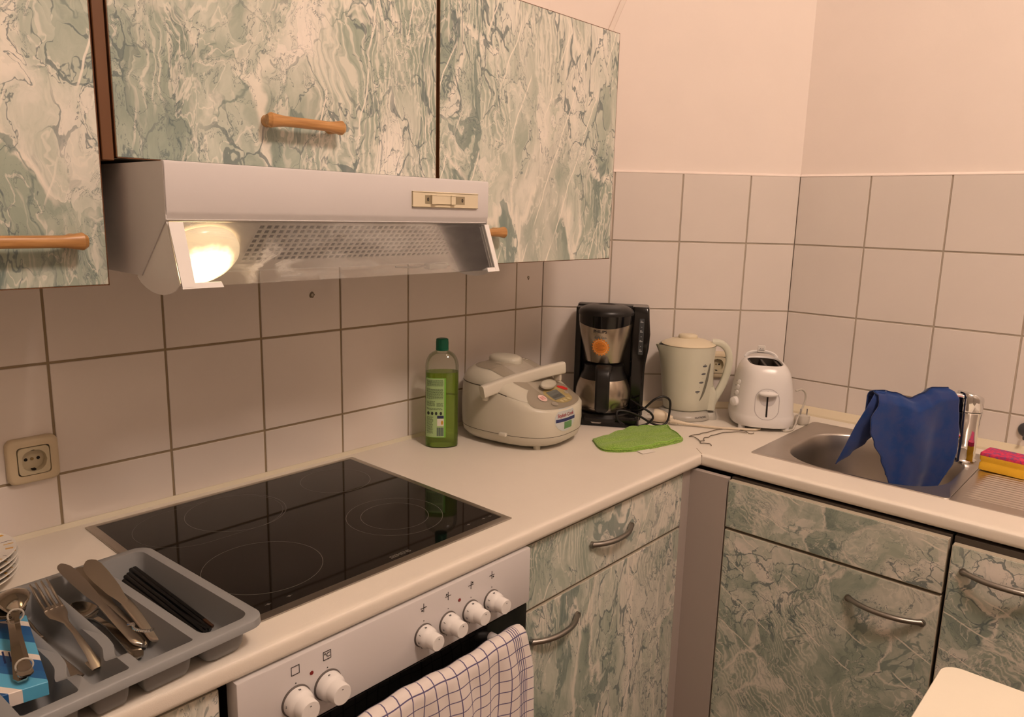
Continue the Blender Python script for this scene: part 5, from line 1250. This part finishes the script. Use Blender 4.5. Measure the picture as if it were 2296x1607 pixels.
for x in (-.0405, -.0035, .0335): mb = MB(); mb.box((x, -.070, .152), (x + .007, .070, .172), .001, 1); mb.build('slot_divider', pm('slot_metal', (70, 64, 58), .5, .5), to, smooth=30)
mb = MB(); mb.box((-.0125, -.0835, .163), (.0125, -.058, .1755), .002, 2); mb.build('front_bridge', M_whitep, to, smooth=40)
mb = MB(); mb.tube([(-.045, .0745, .176), (-.036, .077, .186), (-.015, .078, .192), (.015, .078, .192), (.036, .077, .186), (.045, .0745, .176)], .004, sec=rrect(-.0035, .0035, -.0045, .0045, .002, 3), smooth=4); mb.build('rear_rim', M_whitep, to, smooth=50)
mb = MB(); mb.box((-.011, .070, .191), (.010, .0735, .2115), .001, 1); ra = mb.build('warning_tag', pm('tag_white', (232, 228, 222), .4), to, smooth=30)
mb = MB(); mb.box((-.008, .0692, .1975), (.007, .0701, .1990)); mb.build('tag_line', M_gink, ra, smooth=0)
for x in (-.0035, .003): mb = MB(); mb.box((x - .001, .0692, .2015), (x + .001, .0701, .2035)); mb.build('tag_dot', M_gink, ra, smooth=0)
tt = MB(); tt.loft([tr_(a, b, z, 2.9) for a, b, z in tl[:12]], True, True); tmpo = tt.build('tmp', M_ink); BT = bvh_of(tmpo); bpy.data.objects.remove(tmpo)
oT = V(0, -.09, .095)
def td(nm, fn, m, off, o=oT, xa_=V(1, 0, 0), par=None):
    mb = MB(); fn(mb); wrap(mb, BT, o, xa_, V(0, 0, 1), off, .4); return mb.build(nm, m, par or to, smooth=0, raw=True)
# lever track: ring border + slit
def ringo(mb):
    o1 = [(x, y) for x, y in rrect(-.0325, .0325, -.060, .026, .030, 10)]; o2 = [(x, y) for x, y in rrect(-.0305, .0305, -.058, .024, .028, 10)]
    mb.loft([[(x, y, 0) for x, y in o1], [(x, y, 0) for x, y in o2]], False, False)
td('lever_panel', ringo, pm('toaster_line', (186, 182, 182), .4), .0006)
mb = MB(); mb.loft([tr_(.0432, .0737, .151, 3.4), tr_(.0432, .0737, .1745, 3.4)], False, False); mb.build('slot_liner', pm('slot_metal', (70, 64, 58), .5, .5), to)
td('lever_slot', lambda mb: disc_grid(mb, rrect(-.0023, .0023, -.052, .020, .0022), .006), M_dark, .0007)
mb = MB(); mb.sph((0, -.1125, .1085), (.026, .013, .0075), 24); mb.box((-.003, -.112, .102), (.003, -.100, .112), .001, 1)
mb.build('lever', M_whitep, to, smooth=60)
def shad(mb): disc_grid(mb, chaik([(-.026, .012), (.026, .012), (.020, -.012), (.010, -.022), (-.010, -.022), (-.020, -.012)]), .005)
td('lever_painted_shade', shad, pm('toaster_shade_paint', (196, 192, 192), .5), .0005)  # shade below the lever, painted as a darker patch on the body
rt = Matrix.Rotation(radians(-52), 3, 'Z'); xt = rt @ V(1, 0, 0); oB = V(0, 0, .09) + rt @ V(0, -.06, 0)
for k, z in enumerate((.036, .022, .006)):
    h = BT.ray_cast(oB + V(0, 0, z) + rt @ V(0, -.2, 0), rt @ V(0, 1, 0)); p = h[0]
    mb = MB(); mb.lathe([(.0068, -.003), (.0068, .0015), (.0055, .0028), (0, .0034)], 24, frame(p, xt, V(0, 0, 1))); mb.build('button', M_whitep, to)
h = BT.ray_cast(oB + V(0, 0, -.018) + rt @ V(0, -.2, 0), rt @ V(0, 1, 0)); p = h[0]
mb = MB(); mb.lathe([(.0135, -.004), (.0135, .006), (.0120, .012), (.006, .0145), (0, .015)], 32, frame(p, xt, V(0, 0, 1))); mb.build('browning_knob', M_whitep, to, smooth=50)
mb = MB()
for k in range(4): disc_grid(mb, rc(-.024, -.018, .034 - .013 * k, .0365 - .013 * k), .004)
wrap(mb, BT, oB, xt, V(0, 0, 1), .0006, .4); mb.build('button_print', M_gink, to, smooth=0, raw=True)
for sx, sy in ((-1, -1), (1, -1), (-1, 1), (1, 1)): mb = MB(); mb.cyl((sx * .058, sy * .078, 0), (sx * .058, sy * .078, .012), .010, n=20); mb.build('foot', M_whitep, to)
TI = (Matrix.Translation((.316, -.562, CT)) @ Matrix.Rotation(radians(-58), 4, 'Z')).inverted()
mb = MB(); mb.tube([(.365, -.640, .998), (.385, -.648, 1.000), (.405, -.652, .987), (.408, -.652, .965), (.395, -.650, .940), (.365, -.652, .922), (.325, -.662, .912), (.290, -.668, .905), (.268, -.655, .9032), (.285, -.640, .9030), (.330, -.655, .9030), (.42, -.625, .9032), (.462, -.612, .9032), (.468, -.635, .904), (.440, -.655, .908), (.412, -.662, .912)], .0026, 12, 8)
o = mb.build('mains_cord', pm('toaster_cord', (190, 184, 172), .45), to); o.matrix_parent_inverse = TI
mb = MB(); pf2 = frame((.388, -.662, .9155), V(-.25, -.10, -.96).normalized(), V(.93, -.37, -.20)); 
pf2 = frame((.386, -.660, .917), V(0, 0, 1), V(.74, -.67, 0)); R = lambda a, b, x: [(x, yy, zz) for yy, zz in rrect(-a, a, -b, b, min(a, b) * .9, 5)]
mb.loft([R(.012, .011, -.0165), R(.0155, .015, -.012), R(.017, .0165, -.002), R(.0175, .017, .010)], True, True, mat=pf2)
pl = mb.build('mains_plug', pm('plug_grey_white', (200, 194, 182), .4), to, smooth=50); pl.matrix_parent_inverse = TI
mb = MB()
for s_ in (-1, 1): mb.cyl(pf2 @ V(.010, s_ * .0095, 0), pf2 @ V(.029, s_ * .0095, 0), .0022, n=12)
mb.build('pin', M_chrome, pl)

# ------------------------------------------------------------------ green microfibre cloth
gl_out = [(-.186, -.338), (-.236, -.400), (-.222, -.440), (-.170, -.472), (-.095, -.492), (-.022, -.505), (.012, -.480), (.046, -.432), (.064, -.410), (.030, -.385), (-.005, -.352), (-.060, -.346), (-.115, -.345)]
def gz(x, y, top):
    b = .0065 if top else .0005
    w = .0030 * sin(x * 60 + y * 35) + .0022 * sin(x * 31 - y * 85 + 1) if top else 0
    return CT + b + (abs(w) + .004 * math.exp(-(((x + .205) / .03) ** 2 + ((y + .415) / .022) ** 2)) if top else 0)
def gcl(nm_scale, dz):
    t = bmesh.new(); cx = sum(p[0] for p in gl_out) / len(gl_out); cy = sum(p[1] for p in gl_out) / len(gl_out)
    rim = catmull([V(x, y, 0) for x, y in gl_out + [gl_out[0]]], 6)[:-1]; n = len(rim); R_ = []
    for f in (1., .985, .95, .85, .7, .5, .3, .12):
        R_.append([(cx + (p.x - cx) * f * nm_scale, cy + (p.y - cy) * f * nm_scale, (gz(cx + (p.x - cx) * f, cy + (p.y - cy) * f, True) + dz - (.004 if f == 1. else .001 if f == .985 else 0))) for p in rim])
    return R_
mb = MB()
Rg = gcl(1., 0); base_r = [(x, y, CT + .0004) for x, y, z in Rg[0]]
def rs_(R_, k, z): cx_ = sum(p[0] for p in R_) / len(R_); cy_ = sum(p[1] for p in R_) / len(R_); return [(cx_ + (p[0] - cx_) * k, cy_ + (p[1] - cy_) * k, z(p)) for p in R_]
mb.loft([base_r, rs_(Rg[0], 1.0, lambda p: CT + .0025), rs_(Rg[0], .975, lambda p: CT + .0032), rs_(Rg[0], .975, lambda p: CT + .0040)] + [rs_(Rg[0], .998, lambda p: max(p[2], CT + .0048))] + Rg[1:], False, True)
def gmat():
    m = cloth_mat('green_microfibre', (158, 190, 92), (166, 198, 100), 20, 500, .3); g = NG(m); b = m.node_tree.nodes['Principled BSDF']
    tc = g.n('ShaderNodeTexCoord'); w = g.n('ShaderNodeTexVoronoi'); w.inputs['Scale'].default_value = 330; g.set(w.inputs['Vector'], tc.outputs['Object'])
    bp = g.n('ShaderNodeBump'); bp.inputs['Strength'].default_value = .9; bp.inputs['Distance'].default_value = .0015; g.set(bp.inputs['Height'], w.outputs['Distance']); g.set(b.inputs['Normal'], bp.outputs[0])
    old = b.inputs['Base Color'].links[0].from_socket; g.set(b.inputs['Base Color'], g.mix(g.ss(w.outputs['Distance'], .25, .5), old, lin((128, 168, 66)))); return m
gc = mb.build('microfibre_cloth', gmat(), smooth=60); tag(gc, 'folded bright green microfibre cloth lying on the worktop before the coffee maker', 'cloth')
mb = MB(); mb.tube([(x, y, z + .0012) for x, y, z in [Rg[2][k] for k in range(10, 60)]], .0009, 6); mb.build('hem', pm('green_hem', (150, 200, 84), .9), gc)
mb = MB(); mb.box((-.020, -.012, 0), (.020, .012, .0012), .0004, 1, Matrix.Translation((-.1655, -.487, CT + .001)) @ Matrix.Rotation(radians(-18), 4, 'Z')); t_ = mb.build('care_tag', pm('care_white', (226, 220, 212), .7), gc)
# ------------------------------------------------------------------ bent wire
mb = MB(); W1 = [(-.003, -.528), (.012, -.510), (.030, -.4965), (.050, -.500), (.068, -.506), (.082, -.506), (.098, -.513), (.115, -.513), (.135, -.518), (.157, -.522), (.172, -.533), (.183, -.547), (.189, -.565), (.184, -.583), (.176, -.597), (.181, -.606), (.190, -.603)]
W2 = [(.030, -.4965), (.031, -.510), (.022, -.528), (.012, -.538), (.022, -.545), (.034, -.537), (.046, -.533), (.060, -.537), (.075, -.535), (.090, -.538), (.108, -.540), (.130, -.545), (.150, -.555), (.166, -.570), (.176, -.590)]
W3 = [(.012, -.538), (.004, -.545), (-.004, -.548), (.002, -.556), (.006, -.570), (-.002, -.578)]
for Wx in (W1[2:], W2, W3): mb.tube([(x, y, CT + .0022 + .0012 * sin(i * 1.3) ** 2) for i, (x, y) in enumerate(Wx)], .0011, 8, 5)
tag(mb.build('bent_wire', pm('wire_steel', (128, 120, 108), .3, .9)), 'thin bent metal wire bracket lying on the worktop in front of the toaster', 'wire')

# ------------------------------------------------------------------ cable duct on the slanted wall above the cabinet
p0, p1 = bd * .095 + V(0, 0, 1.80), bd * .60 + V(0, 0, 3.05)
dd = (p1 - p0).normalized(); mb = MB(); fmD = frame(p0, dd, bn.cross(dd)); Ld = (p1 - p0).length
if (fmD.to_3x3() @ V(0, 0, 1)).dot(bn) < 0: fmD = frame(p0, dd, dd.cross(bn))
mb.box((0, -.0075, -.0078), (Ld, .0075, .001), .0015, 1, fmD)
tag(mb.build('cable_duct', pm('duct_white', (228, 216, 206), .5), smooth=30), 'thin pale cable duct rising obliquely on the wall above the right wall cabinet', 'cable duct')
